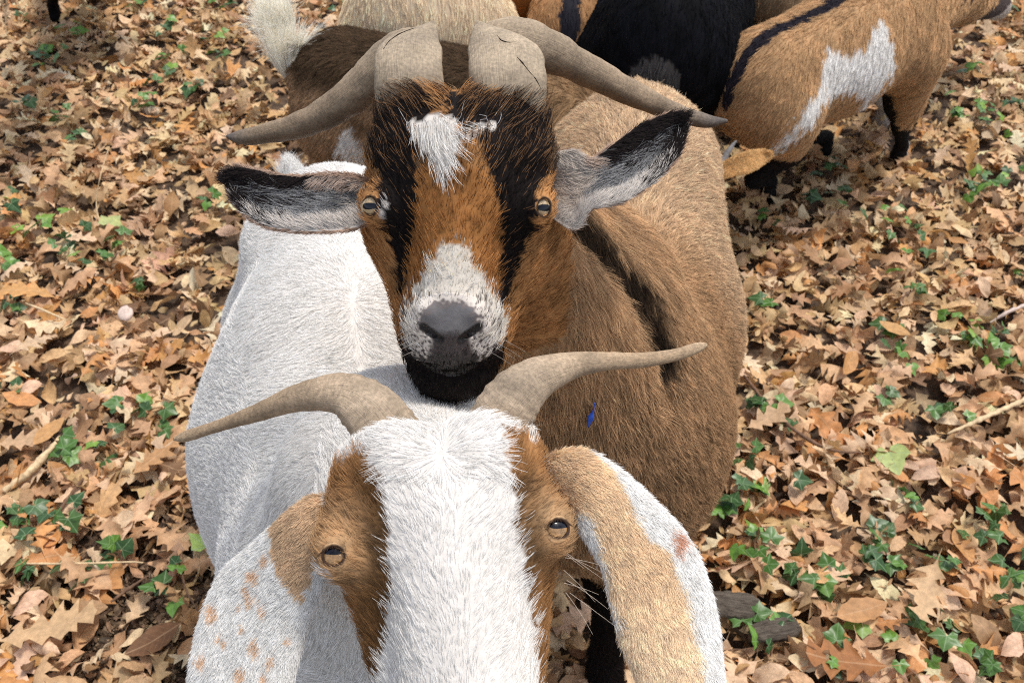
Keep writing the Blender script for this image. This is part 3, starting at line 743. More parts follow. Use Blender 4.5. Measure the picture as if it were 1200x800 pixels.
    for ex in (433, 639):
        r = np.hypot(u - ex, (v - 243) * .85); m = hd & (r < 12) & (z > -75); L[m] = 0
        m = hd & (r >= 11.5) & (r < 19); L[m] = .0065
    m = hd & (np.hypot((u - 449) * 1.6 + (v - 245) * .6, (v - 245) * .5) < 5.5); col[m] = (.7, .68, .66)
    hoof = zz < .055; paint(col, L, hoof, (.03, .025, .02), 0)
    return col, L
def brown_flow(p, nor):
    u, v, z = BF.uv(p); E = BF; n = len(p); x, y, zz = p.T
    hd = (z > -200) & (v > 100) & (np.abs(u - 540) < 150) & (zz > .82) & (y < .66)
    spx = .085 + .22 * (y - .68); side = np.clip((x - spx) / .2, -1, 1)
    b = np.stack([side * .5 + .05, np.full(n, .45), -np.abs(side) * 1.0], 1)
    low = smooth(.82, .70, y); b = b * (1 - low[:, None]) + low[:, None] * np.stack([.12 + side * .55, np.full(n, .10), np.full(n, -1.)], 1)
    du = (u - 532) / 60
    fx = np.clip(du, -1.3, 1.3) * .55; fy = np.full(n, .9)
    top = v < 160; fx = np.where(top, np.sign(du) * .5, fx); fy = np.where(top, .6, fy)
    lock = inpoly(u, v, BR_LOCK); fx = np.where(lock, .45, fx); fy = np.where(lock, -1., fy)
    lock = inpoly(u, v, BR_LOCK2); fx = np.where(lock, -1., fx); fy = np.where(lock, -.3, fy)
    ch = v > 425; fy = np.where(ch, -.6, fy)
    out = np.where(hd[:, None], fx[:, None] * E.x + fy[:, None] * E.y, b)
    lf = np.where(hd, 1.35, 1.1); lf = np.where(hd & (v < 150), 2., lf)
    return out, lf
def brown_w(c):
    u, v, z = BF.uv(c); hd = (np.abs(u - 536) < 150) & (c[:, 2] > .82) & (c[:, 1] < .66)
    return np.where(hd, 3., 1.)
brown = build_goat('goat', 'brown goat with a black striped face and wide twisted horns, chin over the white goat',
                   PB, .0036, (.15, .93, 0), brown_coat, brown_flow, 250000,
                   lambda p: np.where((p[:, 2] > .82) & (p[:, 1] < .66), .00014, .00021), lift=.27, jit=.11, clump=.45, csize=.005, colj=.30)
NOSE = 1.; PBF = pr_brown()
def nosecol(p):
    u, v, z = BF.uv(p); n = len(p); col = np.tile(np.array([.68, .62, .56]), (n, 1)); f1 = noise(p, .004, 31); f2 = noise(p, .009, 32); f3 = noise(p, .0022, 33)
    r = np.hypot((u - 528) / 35, (v - 377) / 24) + .10 * f1 + .08 * f2; col = lerp_(col, (.16, .135, .13), smooth(1.2, 1.0, r)); col = lerp_(col, (.15, .145, .15), smooth(1., .72, r))
    pale = (v > 395) & (v < 424) & (np.abs(u - 528) > 16); col[pale & (f1 + f3 * .5 > .5)] = (.14, .12, .12)
    col = lerp_(col, (.055, .042, .042), smooth(24, 14, np.abs(u - 529) - (v - 385) * .25) * smooth(385, 397, v))
    col = lerp_(col, (.022, .018, .018), smooth(414, 428, v + 7 * f2 + 4 * f1 + 8 * smooth(20, 50, np.abs(u - 528)) * 0))
    for s in (-1, 1):
        d = prim_d(p, E_cone_n(s)); col = lerp_(col, (.008, .006, .006), smooth(.0022, .0004, d))
    col = lerp_(col, (.006, .005, .005), smooth(4.5, 1.5, np.abs(v - 441 - 3 * ((u - 528) / 40) ** 2)))
    return col
def lerp_(a, b, t): return a * (1 - t[:, None]) + np.array(b)[None] * t[:, None]
def E_cone_n(s): return BF.cone((-8 + s * 33, -143, 5), (-8 + s * 13, -157, 0), 4.2, 3.6, 4)
patch('nose', brown, PBF, BF.w(-8, -152, -18), .0335, .0009, nosecol, .00015)['label'] = 'grey nose pad and dark lips'
for s in (-1, 1):
    c = BF.w(s * 100, 1, -40); look = nrm(BF.z * .95 + BF.x * s * .3)
    eye(brown, c + look * .0004, .0098, look, CU, IRISP, .0050, .0023, (0, -.0009))
for s, ex in ((-1, 433), (1, 640)):
    patch('eyelid', brown, PBF, BF.w(s * 103, 0, -24), .0080, .0006, lidcol(BF, ex, 242, 7.8, 10.5, brown_coat, (.05, .03, .02)), .0002)
def horncol_b(v, uv):
    u = uv[:, 0]; a = np.array([.35, .27, .185]); b = np.array([.28, .205, .135]); t = np.array([.10, .095, .10])
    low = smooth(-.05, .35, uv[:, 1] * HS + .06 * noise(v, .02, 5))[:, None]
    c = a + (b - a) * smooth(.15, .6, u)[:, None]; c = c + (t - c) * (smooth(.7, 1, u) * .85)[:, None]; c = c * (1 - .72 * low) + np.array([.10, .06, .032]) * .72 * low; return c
def horncol_b2(v, uv):
    c = horncol_b(v, uv); k = 44 * 28 + 2; c[:k] = np.array([.36, .285, .20]) * (1 + .05 * noise(v[:k], .02, 3))[:, None]; return c
plateL = [(485.0, 180, 0.655, 33.0, 0.5), (483.0, 145, 0.636, 38.0, 0.5), (479.5, 110, 0.632, 40.5, 0.5), (477.5, 82, 0.632, 39.5, 0.46), (478.5, 62, 0.64, 37.5, 0.4), (482.0, 50, 0.646, 32.0, 0.36), (489.5, 40, 0.65, 22.5, 0.34), (500.0, 32, 0.653, 11.0, 0.36), (507.25, 25, 0.654, 2.25, 0.6)]
outL = [(495, 60, .668, 24, .7), (478, 62, .672, 27, .75), (455, 75, .684, 26, .8), (430, 98, .695, 23.5, .85), (392, 127, .71, 19, .9), (350, 147, .725, 15, .9), (305, 158, .74, 11, .9), (280, 161, .748, 8, .9), (266, 160, .752, 2, .9)]
plateR = [(593.0, 180, 0.655, 33.0, 0.5), (597.0, 145, 0.636, 40.0, 0.5), (598.0, 112, 0.632, 43.0, 0.5), (596.0, 84, 0.632, 44.0, 0.46), (593.5, 64, 0.64, 42.5, 0.4), (587.0, 50, 0.646, 35.0, 0.36), (578.5, 40, 0.65, 24.5, 0.34), (568.0, 32, 0.653, 12.0, 0.36), (559.5, 25, 0.654, 2.5, 0.6)]
outR = [(572, 52, .668, 20, .6), (590, 47, .668, 25, .7), (618, 52, .674, 27, .75), (645, 61, .684, 24, .85), (675, 76, .695, 20, .9), (712, 95, .71, 17, .9), (752, 115, .725, 14, .9), (792, 132, .738, 10.5, .9), (828, 142, .748, 8, .85), (852, 142, .752, 2, .9)]
from mathutils.bvhtree import BVHTree
def crack(parent, pts, rad):
    me = parent.data; bv = BVHTree.FromPolygons([v.co for v in me.vertices], [tuple(p.vertices) for p in me.polygons]); o = Vector(CO)
    w = []
    for k, (x, y) in enumerate(pts):
        d = Vector(nrm(P(x, y, 1.) - CO)); h = bv.ray_cast(o, d)
        if h[0] is not None: w.append([*(h[0] - d * .0001), rad * (.25 if k in (0, len(pts) - 1) else 1), rad * .35])
    if len(w) > 2: v, f, uv = sweep(np.array(w), n=30, m=8, rings=.3, ringn=7, lump=.5); mesh_obj('crack', v, quadfix(v, f), DARK, parent)
DARK = make_plain('crack_dark', (.02, .014, .01), .9, .1)
for pl, ou, sd, HS, ck in ((plateL, outL, 3, 1, [[(449, 58), (457, 48), (467, 41), (478, 36), (487, 33)]]), (plateR, outR, 8, -1, [[(606, 67), (613, 75), (621, 85), (629, 95), (634, 104)], [(583, 42), (588, 48), (596, 50), (605, 49)]])):
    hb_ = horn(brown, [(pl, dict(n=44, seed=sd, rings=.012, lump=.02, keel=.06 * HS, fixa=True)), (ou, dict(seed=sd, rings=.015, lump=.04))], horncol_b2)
    for c_ in ck: crack(hb_, c_, .0006)
def ear_b(p, u, s, side):
    n = len(p); x, y, d = proj(p); L = np.full(n, .012); g = noise(p, .012, 5); st = rng.random(n)
    inner = np.array([.30, .30, .305]); col = inner * (1 + .35 * g)[:, None]
    dark = smooth(.45, .95, u) * .75 + smooth(.30, .08, s) * .8 + .5 * np.exp(-((s - .55) / .14) ** 2) * smooth(.15, .4, u) + .25 * g
    m = (dark > .46 + .6 * (st - .5)); col[m] = BLK * 1.8
    bg_ = (s < .16 + .08 * g) & (u < .45) & (st < .8); col[bg_] = np.array([.56, .44, .36]); m = m & ~bg_
    base = (u < np.where(x > 540, .34, .16) + .05 * g); col[base] = np.array([.62, .56, .50]); L[base] = .009
    low = (s > .86) | ((s > .7) & (u < .5) & (s > .9 - .35 * (.5 - u))); col[low & ~m] = np.array([.62, .58, .54])
    tip = u > .93; col[tip & (st < .6)] = BLK * 1.5
    out = side < 0; col[out] = (np.array([.46, .33, .25]) * (1 + .1 * g)[:, None])[out]; L[out] = .007
    mid = (side > 0) & (s > .25) & (s < .75) & (u > .2) & (u < .75); L[mid] = .018
    return col, L
def ear_flow(ax, ac, u, s, side): return ax * .8 + ac * ((s - .45) * -1.1)[:, None] * (side > 0)[:, None]
ear(brown, [(452, 222, .66), (432, 212, .645), (405, 205, .64), (375, 204, .645), (340, 206, .65), (305, 200, .655), (280, 196, .66), (266, 204, .662)],
    [(452, 250, .66), (436, 260, .645), (415, 268, .638), (385, 271, .638), (345, 270, .643), (308, 264, .65), (280, 243, .656), (267, 218, .661)], .30, ear_b, 26000, .00016, 'ear held out sideways with black and grey hair inside', ear_flow)
ear(brown, [(625, 205, .66), (645, 182, .645), (668, 176, .64), (692, 186, .64), (720, 168, .65), (750, 148, .66), (778, 135, .668), (798, 133, .67)],
    [(625, 240, .66), (650, 258, .645), (672, 268, .64), (692, 245, .638), (730, 236, .645), (765, 213, .655), (792, 185, .664), (804, 150, .669)], .30, ear_b, 26000, .00016, 'pale based ear raised sideways with black and grey hair inside', ear_flow)
if FUR:   # stray guard hairs
    ee = [BF.w(-8 + s * x, y, -6) for s in (-1, 1) for x, y in ((40, -140), (46, -150), (38, -160), (50, -160), (44, -172))]
    whiskers('whiskers', brown, np.array(ee), nrm(np.array([BF.x * (1 if i >= 5 else -1) * .8 + BF.z * .5 - BF.y * .3 for i in range(10)])), rng.uniform(.02, .035, 10), .00011, (.5, .45, .4))
    for E_, g_, ex, ry, rx in ((WF, white, 136, 10, 12), (BF, brown, 104, 10, 7)):
        an = rng.uniform(.25, math.pi - .25, 90); sg = np.where(rng.random(90) < .5, -1, 1)
        ro = np.array([E_.w(s_ * ex + (rx + 1) * math.cos(a), (ry + 1.5) * math.sin(a), -24) for s_, a in zip(sg, an)])
        di = nrm(np.array([E_.z * .9 + (E_.y * math.sin(a) * .1) + E_.x * math.cos(a) * .7 - E_.y * .35 for a in an]))
        whiskers('eyelashes', g_, ro, di, rng.uniform(.003, .0065, 90), .00009, (.07, .045, .03), 5, .3)
    rt = np.array([WF.w(138 + 8 * rng.random(), -25 - 9 * k * rng.random() - 2 * k, -62) for k in range(9)])
    whiskers('whiskers', white, rt, nrm(np.array([WF.x * .9 - WF.y * rng.uniform(.1, 1.2) + WF.z * rng.uniform(-.2, .3) for k in range(9)])), rng.uniform(.015, .03, 9), .00013, (.7, .6, .5))

# ================================================================ THE OTHER GOATS
def lerp(a, b, t): return np.asarray(a) * (1 - t) + np.asarray(b) * t
def quadruped(hip, sho, rh, rm, rs, feet, ground=0., sag=.05, neck=None, head=None, tail=None, legr=1., snout=None):
    hip, sho = np.array(hip, float), np.array(sho, float); ax = nrm(sho - hip); mid = lerp(hip, sho, .5) - np.array([0, 0, sag]); sd = nrm(np.cross(ax, [0, 0, 1.]))
    q = [cone(hip, mid, rh, rm, .05), cone(mid, sho, rm, rs, .06), cone(hip + [0, 0, rh * .45], sho + [0, 0, rs * .5], rh * .55, rs * .5, .08)]
    for i, (bx, by) in enumerate(feet):
        top = (hip if i < 2 else sho) + sd * (.5 if i % 2 else -.5) * (rh if i < 2 else rs) * 1.1; top = top + [0, 0, -.3 * rh]
        ft = np.array([bx, by, .025]); back = -ax if i < 2 else ax * .0
        kn = lerp(top, ft, .42) - back * (.05 if i < 2 else 0); hk = lerp(top, ft, .66) + back * (.06 if i < 2 else 0)
        q += [cone(top, kn, rh * .62 * legr, .038 * legr, .04), cone(kn, hk, .036 * legr, .022, .02), cone(hk, ft + [0, 0, .05], .019, .016, .015), cone(ft + [0, 0, .04], ft, .018, .024, .01)]
    if neck is not None: q.append(cone(sho + [0, 0, rs * .3], neck, rs * .62, .055, .05))
    if head is not None:
        q += [ell(neck, (.062, .062, .062), .03), cone(neck, head, .058, .034, .03), ell(head, (.036, .036, .034), .02)]
    if tail is not None: q.append(cone(tail[0], tail[1], .025, .014, .02))
    return q, ax, sd
def plain_flow(ax, spine, extra=None):
    spine = np.array(spine, float)
    def fl(p, nor):
        side = ((p - spine) * np.cross(ax, [0, 0, 1.])).sum(1)
        o = -ax[None] * .7 + np.array([0, 0, -1.])[None] * np.clip(np.abs(side) / .08, .1, 1)[:, None]
        lf = np.ones(len(p))
        if extra is not None: extra(p, o, lf)
        return o, lf
    return fl
def dorsal(p, hip, ax):        # signed sideways distance from the spine line, and distance along it
    hip = np.array(hip, float); sd = nrm(np.cross(ax, [0, 0, 1.])); return (p - hip) @ sd, (p - hip) @ ax

# --- tan goat on the right with the white flank patch, browsing away from the camera
gh, gs = PZ(893, 105, .43), PZ(1045, 38, .43)
feet = [PZ(962, 186)[:2], PZ(896, 238)[:2], PZ(1030, 150)[:2], PZ(1048, 196)[:2]]
q, ax, sd = quadruped(gh, gs, .115, .122, .115, feet, sag=.0, legr=1.2, neck=PZ(1125, -2, .40), head=PZ(1168, 8, .22))
def coat_right(p, nor):
    n = len(p); x, y, d = proj(p); col = np.array([.52, .335, .18]) * (1 + .12 * noise(p, .05, 2) + .08 * noise(p, .015, 3))[:, None]; L = np.full(n, .020)
    j = noise(p, .03, 4) * 3 + (rng.normal(size=n) * 1.2 if nor is not None else 0)
    s_, t_ = dorsal(p, gh, ax)
    up = p[:, 2] > gh[2]
    m = up & (np.abs(s_ - .0 + .004 * noise(p, .05, 6)) < .014); col[m] = (.03, .026, .035)
    loc = np.stack([t_, p[:, 2]], 1)
    m = inpoly(x + j, y + j, [(1037, 22), (1045, 48), (1052, 75), (1040, 95), (1022, 118), (1012, 135), (1015, 110), (990, 105), (965, 118), (955, 140), (930, 165), (915, 180), (908, 178), (912, 168), (928, 150), (945, 120), (962, 98), (965, 78), (972, 57), (985, 60), (1000, 66), (1015, 55), (1025, 30)]) & (s_ > .02)
    col[m] = WHITE
    leg = (p[:, 2] < .17) | ((s_ < .0) & (p[:, 2] < .33)) | (p[:, 2] < .31) & (np.abs(s_) < .07); col[leg] = (.018, .016, .016); L[leg] = .008
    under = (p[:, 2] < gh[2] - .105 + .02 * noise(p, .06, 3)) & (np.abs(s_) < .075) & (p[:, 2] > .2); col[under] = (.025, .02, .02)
    hd = t_ > np.dot(gs - gh, ax) + .17; col[hd & (p[:, 2] < .33)] = (.10, .08, .075)
    hd2 = hd & (p[:, 2] < .24); col[hd2] = (.5, .46, .42)
    return col, L
right = build_goat('goat', 'tan goat with a ragged white flank patch and a black line down its back', q, .006, (gs[0], gs[1], 0), coat_right, plain_flow(ax, gh), 60000, .00042, lift=.3, csize=.012)

# --- brown goat with the fluffy white tail, behind the left horn
bh, bs = PZ(410, 112, .42), PZ(640, 155, .42)
feet = [PZ(430, 190)[:2], PZ(402, 222)[:2], PZ(630, 200)[:2], PZ(600, 232)[:2]]
tb = proj(PZ(365, 112, .44))[2]
q, ax, sd = quadruped(bh, bs, .125, .13, .12, feet, sag=.02, legr=1.15)
q += [cone(P(372, 118, tb), P(351, 88, tb), .03, .022, .02), cone(P(351, 88, tb), P(332, 42, tb), .024, .014, .02)]
q += [ell(bs + [.02, .03, .0], (.11, .11, .10), .05)]
TS = [P(366, 118, tb), P(351, 88, tb), P(332, 42, tb)]
def tailm(p):
    d = np.full(len(p), 9.)
    for a, b in zip(TS[:-1], TS[1:]):
        ab = b - a; t = np.clip((p - a) @ ab / (ab @ ab), 0, 1); d = np.minimum(d, np.linalg.norm(p - a - t[:, None] * ab, axis=1))
    return (d < .030) & (proj(p)[0] < 366)
def coat_b(p, nor):
    n = len(p); x, y, d = proj(p); L = np.full(n, .022); s_, t_ = dorsal(p, bh, ax)
    col = np.array([.34, .22, .13]) * (1 + .2 * noise(p, .05, 2) + .1 * noise(p, .015, 3))[:, None]
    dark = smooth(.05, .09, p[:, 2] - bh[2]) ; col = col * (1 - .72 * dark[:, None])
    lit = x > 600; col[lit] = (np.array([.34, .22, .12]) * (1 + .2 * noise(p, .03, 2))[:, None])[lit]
    m = (np.hypot((t_ - .07) * 1.3, (p[:, 2] - .36) * .55) + .008 * noise(p, .03, 5) < .036) & (s_ > 0); col[m] = WHITE
    tl = tailm(p); col[tl] = np.array([.86, .81, .70]); L[tl] = .085
    leg = p[:, 2] < .12; col[leg] = (.05, .035, .025)
    return col, L
def tailx(p, o, lf):
    m = tailm(p)
    if m.any(): o[m] = np.array([-.55, .15, 1.0]) + (p[m] - p[m].mean(0)) * 7; lf[m] = 1.2
backb = build_goat('goat', 'brown goat with a fluffy raised white tail, behind the wide left horn', q, .006, (*lerp(bh, bs, .5)[:2], 0), coat_b, plain_flow(ax, bh, tailx), 60000, .0004,
                   lift=.35, csize=.012, wfun=lambda c: np.where(tailm(c), 20., 1.))

# --- cream goat seen from behind
ah, as_ = PZ(502, 22, .50), PZ(500, -75, .50)
feet = [PZ(470, 105)[:2], PZ(535, 105)[:2], PZ(465, 20)[:2], PZ(535, 20)[:2]]
q, ax, sd = quadruped(ah, as_, .185, .19, .16, feet, neck=PZ(500, -130, .7), head=PZ(500, -170, .62))
def coat_plain(c0, var=.12, leg=None):
    def f(p, nor):
        n = len(p); col = np.array(c0) * (1 + var * noise(p, .06, 2) + var * .6 * noise(p, .02, 3))[:, None]
        if leg is not None: col[p[:, 2] < .2] = leg
        return col, np.full(n, .022)
    return f
build_goat('goat', 'pale cream goat seen from behind between the two upper horns', q, .008, (*lerp(ah, as_, .5)[:2], 0), coat_plain((.86, .70, .50), .08), plain_flow(ax, ah), 30000, .0006, lift=.25, csize=.016)

# --- black goat
kh, ks = PZ(775, 55, .50), PZ(800, -60, .52)
feet = [PZ(700, 165)[:2], PZ(835, 150)[:2], PZ(730, 60)[:2], PZ(850, 60)[:2]]
q, ax, sd = quadruped(kh, ks, .165, .185, .15, feet, neck=PZ(800, -110, .72), head=PZ(800, -150, .62), tail=(PZ(785, 75, .50), PZ(790, 104, .43)))
def coat_k(p, nor):
    n = len(p); col = np.array([.006, .0065, .009]) * (1 + .4 * noise(p, .05, 2))[:, None]; s_, t_ = dorsal(p, kh, ax); L = np.full(n, .014)
    m = (t_ < -.155) & (p[:, 2] > .36) & (p[:, 2] < .56) & (np.abs(s_ - .02) < .09); col[m] = (.10, .095, .095); L[m] = .035
    return col, L
build_goat('goat', 'glossy black goat with a round rump turned to the camera and a short grey tail', q, .008, (*lerp(kh, ks, .5)[:2], 0), coat_k, plain_flow(ax, kh), 40000, .0005, lift=.2, csize=.014)

# --- tan goat with a black back line, and the dark one with the chain, both half out of the picture
dh, ds = PZ(668, 45, .46), PZ(672, -60, .48)
feet = [PZ(640, 120)[:2], PZ(690, 115)[:2], PZ(640, 20)[:2], PZ(700, 20)[:2]]
q, ax, sd = quadruped(dh, ds, .095, .12, .11, feet, neck=PZ(660, -110, .62), head=PZ(650, -150, .52))
def coat_d(p, nor):
    n = len(p); col = np.array([.44, .25, .12]) * (1 + .12 * noise(p, .05, 2))[:, None]; s_, t_ = dorsal(p, dh, ax)
    m = np.abs(s_ + .004 * noise(p, .05, 3)) < .022; col[m & (p[:, 2] > dh[2] - .03)] = (.025, .025, .035); return col, np.full(n, .018)
build_goat('goat', 'orange tan goat with a black back stripe, left of the black goat', q, .008, (*lerp(dh, ds, .5)[:2], 0), coat_d, plain_flow(ax, dh), 20000, .0006, lift=.2, csize=.014)
ch_, cs_ = PZ(606, -8, .48), PZ(600, -90, .48)
feet = [PZ(590, 50)[:2], PZ(625, 50)[:2], PZ(590, -30)[:2], PZ(620, -30)[:2]]
q, ax, sd = quadruped(ch_, cs_, .10, .13, .12, feet, neck=PZ(600, -130, .62), head=PZ(600, -160, .52))
def coat_c(p, nor):
    n = len(p); col = np.tile(np.array([.035, .018, .012]), (n, 1)); s_, t_ = dorsal(p, ch_, ax); m = np.abs(s_ - .01 + .01 * noise(p, .05, 3)) < .036; col[m] = (.30, .12, .035); return col, np.full(n, .018)
build_goat('goat', 'dark goat with a rust coloured rump at the top edge beside the cream goat', q, .008, (*lerp(ch_, cs_, .5)[:2], 0), coat_c, plain_flow(ax, ch_), 14000, .0006, lift=.2, csize=.014)

# --- far tan goat at the top edge
fh, fs = PZ(905, 0, .40), PZ(960, -70, .42)
feet = [PZ(890, 62)[:2], PZ(915, 60)[:2], PZ(950, 0)[:2], PZ(975, 0)[:2]]
q, ax, sd = quadruped(fh, fs, .10, .13, .12, feet, neck=PZ(1000, -100, .5), head=PZ(1010, -130, .42))
build_goat('goat', 'greyish tan goat partly cut off by the top edge, beyond the black goat', q, .008, (*lerp(fh, fs, .5)[:2], 0), coat_plain((.36, .26, .16), .2, (.05, .04, .03)), plain_flow(ax, fh), 12000, .0007, lift=.2, csize=.014)

# --- black goat whose legs only come into the upper left corner
ih, is_ = PZ(120, -125, .50), PZ(62, -112, .50)
feet = [PZ(110, -25)[:2], PZ(94, 4)[:2], PZ(40, -30)[:2], PZ(70, 30)[:2]]
q, ax, sd = quadruped(ih, is_, .11, .13, .12, feet, neck=PZ(20, -110, .68), head=PZ(0, -100, .6))
build_goat('goat', 'black goat of which only thin black legs show in the top left corner', q, .008, (*lerp(ih, is_, .5)[:2], 0), coat_plain((.007, .006, .007), .3), plain_flow(ax, ih), 6000, .0007, lift=.2)

# --- kid hidden behind the brown goat: one tan ear and a small grey horn show
hb = PZ(800, 222, .38); kb = PZ(770, 150, .30)
q, ax, sd = quadruped(PZ(735, 140, .30), PZ(762, 180, .31), .07, .08, .07, [PZ(715, 190)[:2], PZ(735, 185)[:2], PZ(750, 245)[:2], PZ(765, 235)[:2]], neck=hb, head=PZ(790, 265, .33), sag=.01)
kid = build_goat('goat', 'kid behind the brown goat, only its orange ear and small grey horn showing', q, .007, (*PZ(762, 180, .31)[:2], 0), coat_plain((.42, .27, .13), .1), plain_flow(ax, kb), 9000, .0005)
dk = proj(hb)[2]
def ear_k(p, u, s, side): return np.array([.60, .38, .17]) * (1 + .1 * noise(p, .02, 2))[:, None], np.full(len(p), .006)
ear(kid, [(812, 206, dk), (832, 198, dk - .01), (850, 188, dk - .02), (872, 178, dk - .02), (892, 175, dk), (904, 178, dk)], [(812, 222, dk), (832, 214, dk - .01), (855, 208, dk - .02), (880, 202, dk - .02), (896, 192, dk), (905, 184, dk)], .22, ear_k, 5000, .0003)
horn(kid, [([(836, 212, dk, 7, .9), (845, 196, dk, 5.2, .9), (851, 182, dk, 3.8, .9), (858, 171, dk, 2.4, .9), (863, 165, dk, 1, .9)], dict(n=24, m=16))], lambda v, uv: np.tile(np.array([.19, .18, .18]), (len(v), 1)))

# ================================================================ GROUND
gn = 90; gx = np.linspace(-30, 30, gn); gy = np.concatenate([np.linspace(-8, -.2, 10), np.linspace(0, 6, 60), np.linspace(7, 60, 20)])
gx = np.sign(gx) * (np.abs(gx) / 30) ** 2.2 * 30
GX, GY = np.meshgrid(gx, gy); gv = np.stack([GX.ravel(), GY.ravel(), np.zeros(GX.size)], 1)
gv[:, 2] = (.008 * noise(gv, .5, 20) - .006) * (np.abs(gv[:, 0]) < 8)
i = np.arange(gn - 1)[:, None] * gn; j = np.arange(gn - 1)[None]
ground = mesh_obj('ground', gv, np.stack([i + j, i + j + 1, i + gn + j + 1, i + gn + j], -1).reshape(-1, 4), SOIL); ground['kind'] = 'structure'

def oak_outline(kind, r, hi=True):
    """half width along the leaf (t 0..1 from stalk to tip), and how far the lobe tips lean forward"""
    n = 17 if hi else 11; t = np.linspace(0, 1, n)
    if kind == 'oak':
        w = np.array([.008, .06, .17, .12, .09, .24, .28, .12, .10, .29, .27, .11, .10, .20, .16, .08, .004]) if hi else np.array([.01, .15, .09, .25, .12, .29, .12, .26, .10, .13, .004])
        deep = np.array([.01, .02, .17, .05, .05, .27, .08, .06, .33, .07, .055, .27, .05, .05, .15, .03, .004]) if hi else np.array([.01, .14, .05, .27, .06, .33, .06, .26, .05, .11, .004])
        k = r.random(); w = (w * k + deep * (1 - k)) * (1 + .18 * r.normal(size=(2, n)))
        lean = .5
    else:
        w = .24 * np.sin(math.pi * np.clip(t, .02, .995) ** .85) ** .8 * (1 + .05 * r.normal(size=(2, n))); w = np.tile(w[0], (2, 1)) if False else w
        w[:, 0] = .01; w[:, -1] = .004; lean = .1
    return t, np.abs(w), lean
def leaf_template(kind, r, hi=True):
    t, w, lean = oak_outline(kind, r, hi); n = len(t); cs = [-1, -.5, 0, .5, 1] if hi else [-1, 0, 1]; V = []
    for i in range(n):
        for c in cs:
            ww = w[0 if c < 0 else 1, i]; V.append((t[i] - .5 + lean * ww * abs(c) ** 1.5, c * ww))
    m = len(cs); F_ = []
    for i in range(n - 1):
        for j in range(m - 1): F_.append((i * m + j, i * m + j + 1, (i + 1) * m + j + 1, (i + 1) * m + j))
    V = np.array(V); F_ = np.array(F_)
    # stalk
    k = len(V); V = np.vstack([V, [[-.5, -.006], [-.5, .006], [-.66, -.004], [-.66, .004]]]); F_ = np.vstack([F_, [[k + 2, k + 3, k + 1, k]]])
    return V, F_
def deform(T, kl, kc, tw, wr, ph):
    """T (n,2) unit leaf; per-leaf curl along, curl across, twist, wrinkle -> (N,n,3)"""
    a = T[None, :, 0]; b = T[None, :, 1]; kl, kc, tw, wr, ph = [np.asarray(q)[:, None] for q in (kl, kc, tw, wr, ph)]
    kc = np.where(np.abs(kc) < .05, .05, kc); kl = np.where(np.abs(kl) < .05, .05, kl)
    x = np.sin(kc * b) / kc; z = (1 - np.cos(kc * b)) / kc
    z = z + wr * (np.sin(a * 13 + ph) * np.cos(b * 15 + ph * 2) + .6 * np.sin(b * 24 + a * 9 + ph * 3))
    ca, sa = np.cos(tw * a), np.sin(tw * a); x, z = x * ca - z * sa, x * sa + z * ca
    th = kl * a; y = np.sin(th) / kl - z * np.sin(th); z2 = (1 - np.cos(th)) / kl + z * np.cos(th)
    return np.stack([x, y, z2], -1)
PAL = np.array([1.36, 1.40, 1.42]) * np.array([[.48, .31, .16], [.52, .35, .20], [.46, .28, .135], [.57, .40, .24], [.38, .22, .11], [.46, .23, .08], [.28, .155, .075], [.62, .47, .30], [.16, .09, .045], [.50, .32, .20]])
PALP = np.array([.19, .16, .14, .12, .12, .07, .07, .05, .03, .05])
def euler_m(yaw, tilt, tdir):
    """rotation: tilt about a horizontal axis at tdir, after a yaw"""
    cy, sy = np.cos(yaw), np.sin(yaw); Z = np.zeros_like(cy); O = np.ones_like(cy)
    Y = np.stack([np.stack([cy, -sy, Z], -1), np.stack([sy, cy, Z], -1), np.stack([Z, Z, O], -1)], -2)
    ux, uy = np.cos(tdir), np.sin(tdir); c, s = np.cos(tilt), np.sin(tilt); C1 = 1 - c
    T = np.stack([np.stack([c + ux * ux * C1, ux * uy * C1, uy * s], -1), np.stack([ux * uy * C1, c + uy * uy * C1, -ux * s], -1), np.stack([-uy * s, ux * s, c], -1)], -2)
    return T @ Y
def leaf_batch(kind, N, seed, pos, size, tiltsd, palette=None, hi=False, curl=1.):
    r = np.random.default_rng(seed); nt = 6; Vs, Fs, Cs, Us = [], [], [], []; off = 0
    for k in range(nt):
        T, F_ = leaf_template(kind, r, hi); idx = np.arange(k, N, nt); n = len(idx)
        if not n: continue
        v = deform(T, r.normal(0, 1.4, n) * curl, r.normal(0, 3.4, n) * curl, r.normal(0, 1.1, n) * curl, r.uniform(.01, .04, n), r.uniform(0, 6, n))
        v = v * size[idx][:, None, None]
        Rm = euler_m(r.uniform(0, 6.28, n), np.abs(r.normal(0, tiltsd, n)), r.uniform(0, 6.28, n))
        v = np.einsum('nij,nkj->nki', Rm, v) + pos[idx][:, None]
        low = v[:, :, 2].min(1); lift = np.maximum(.003 - low, 0) * .8; v[:, :, 2] += lift[:, None]
        c = (PAL if palette is None else palette)[r.choice(len(PAL if palette is None else palette), n, p=PALP if palette is None else None)]
        c = np.clip(c * r.uniform(.75, 1.2, (n, 1)) * r.uniform(.94, 1.06, (n, 3)), .01, .8)
        Vs.append(v.reshape(-1, 3)); Cs.append(np.repeat(c, len(T), 0)); Us.append(np.tile(T, (n, 1)))
        Fs.append((F_[None] + (np.arange(n) * len(T))[:, None, None] + off).reshape(-1, 4)); off += n * len(T)
    return np.vstack(Vs), np.vstack(Fs), np.vstack(Cs), np.vstack(Us)
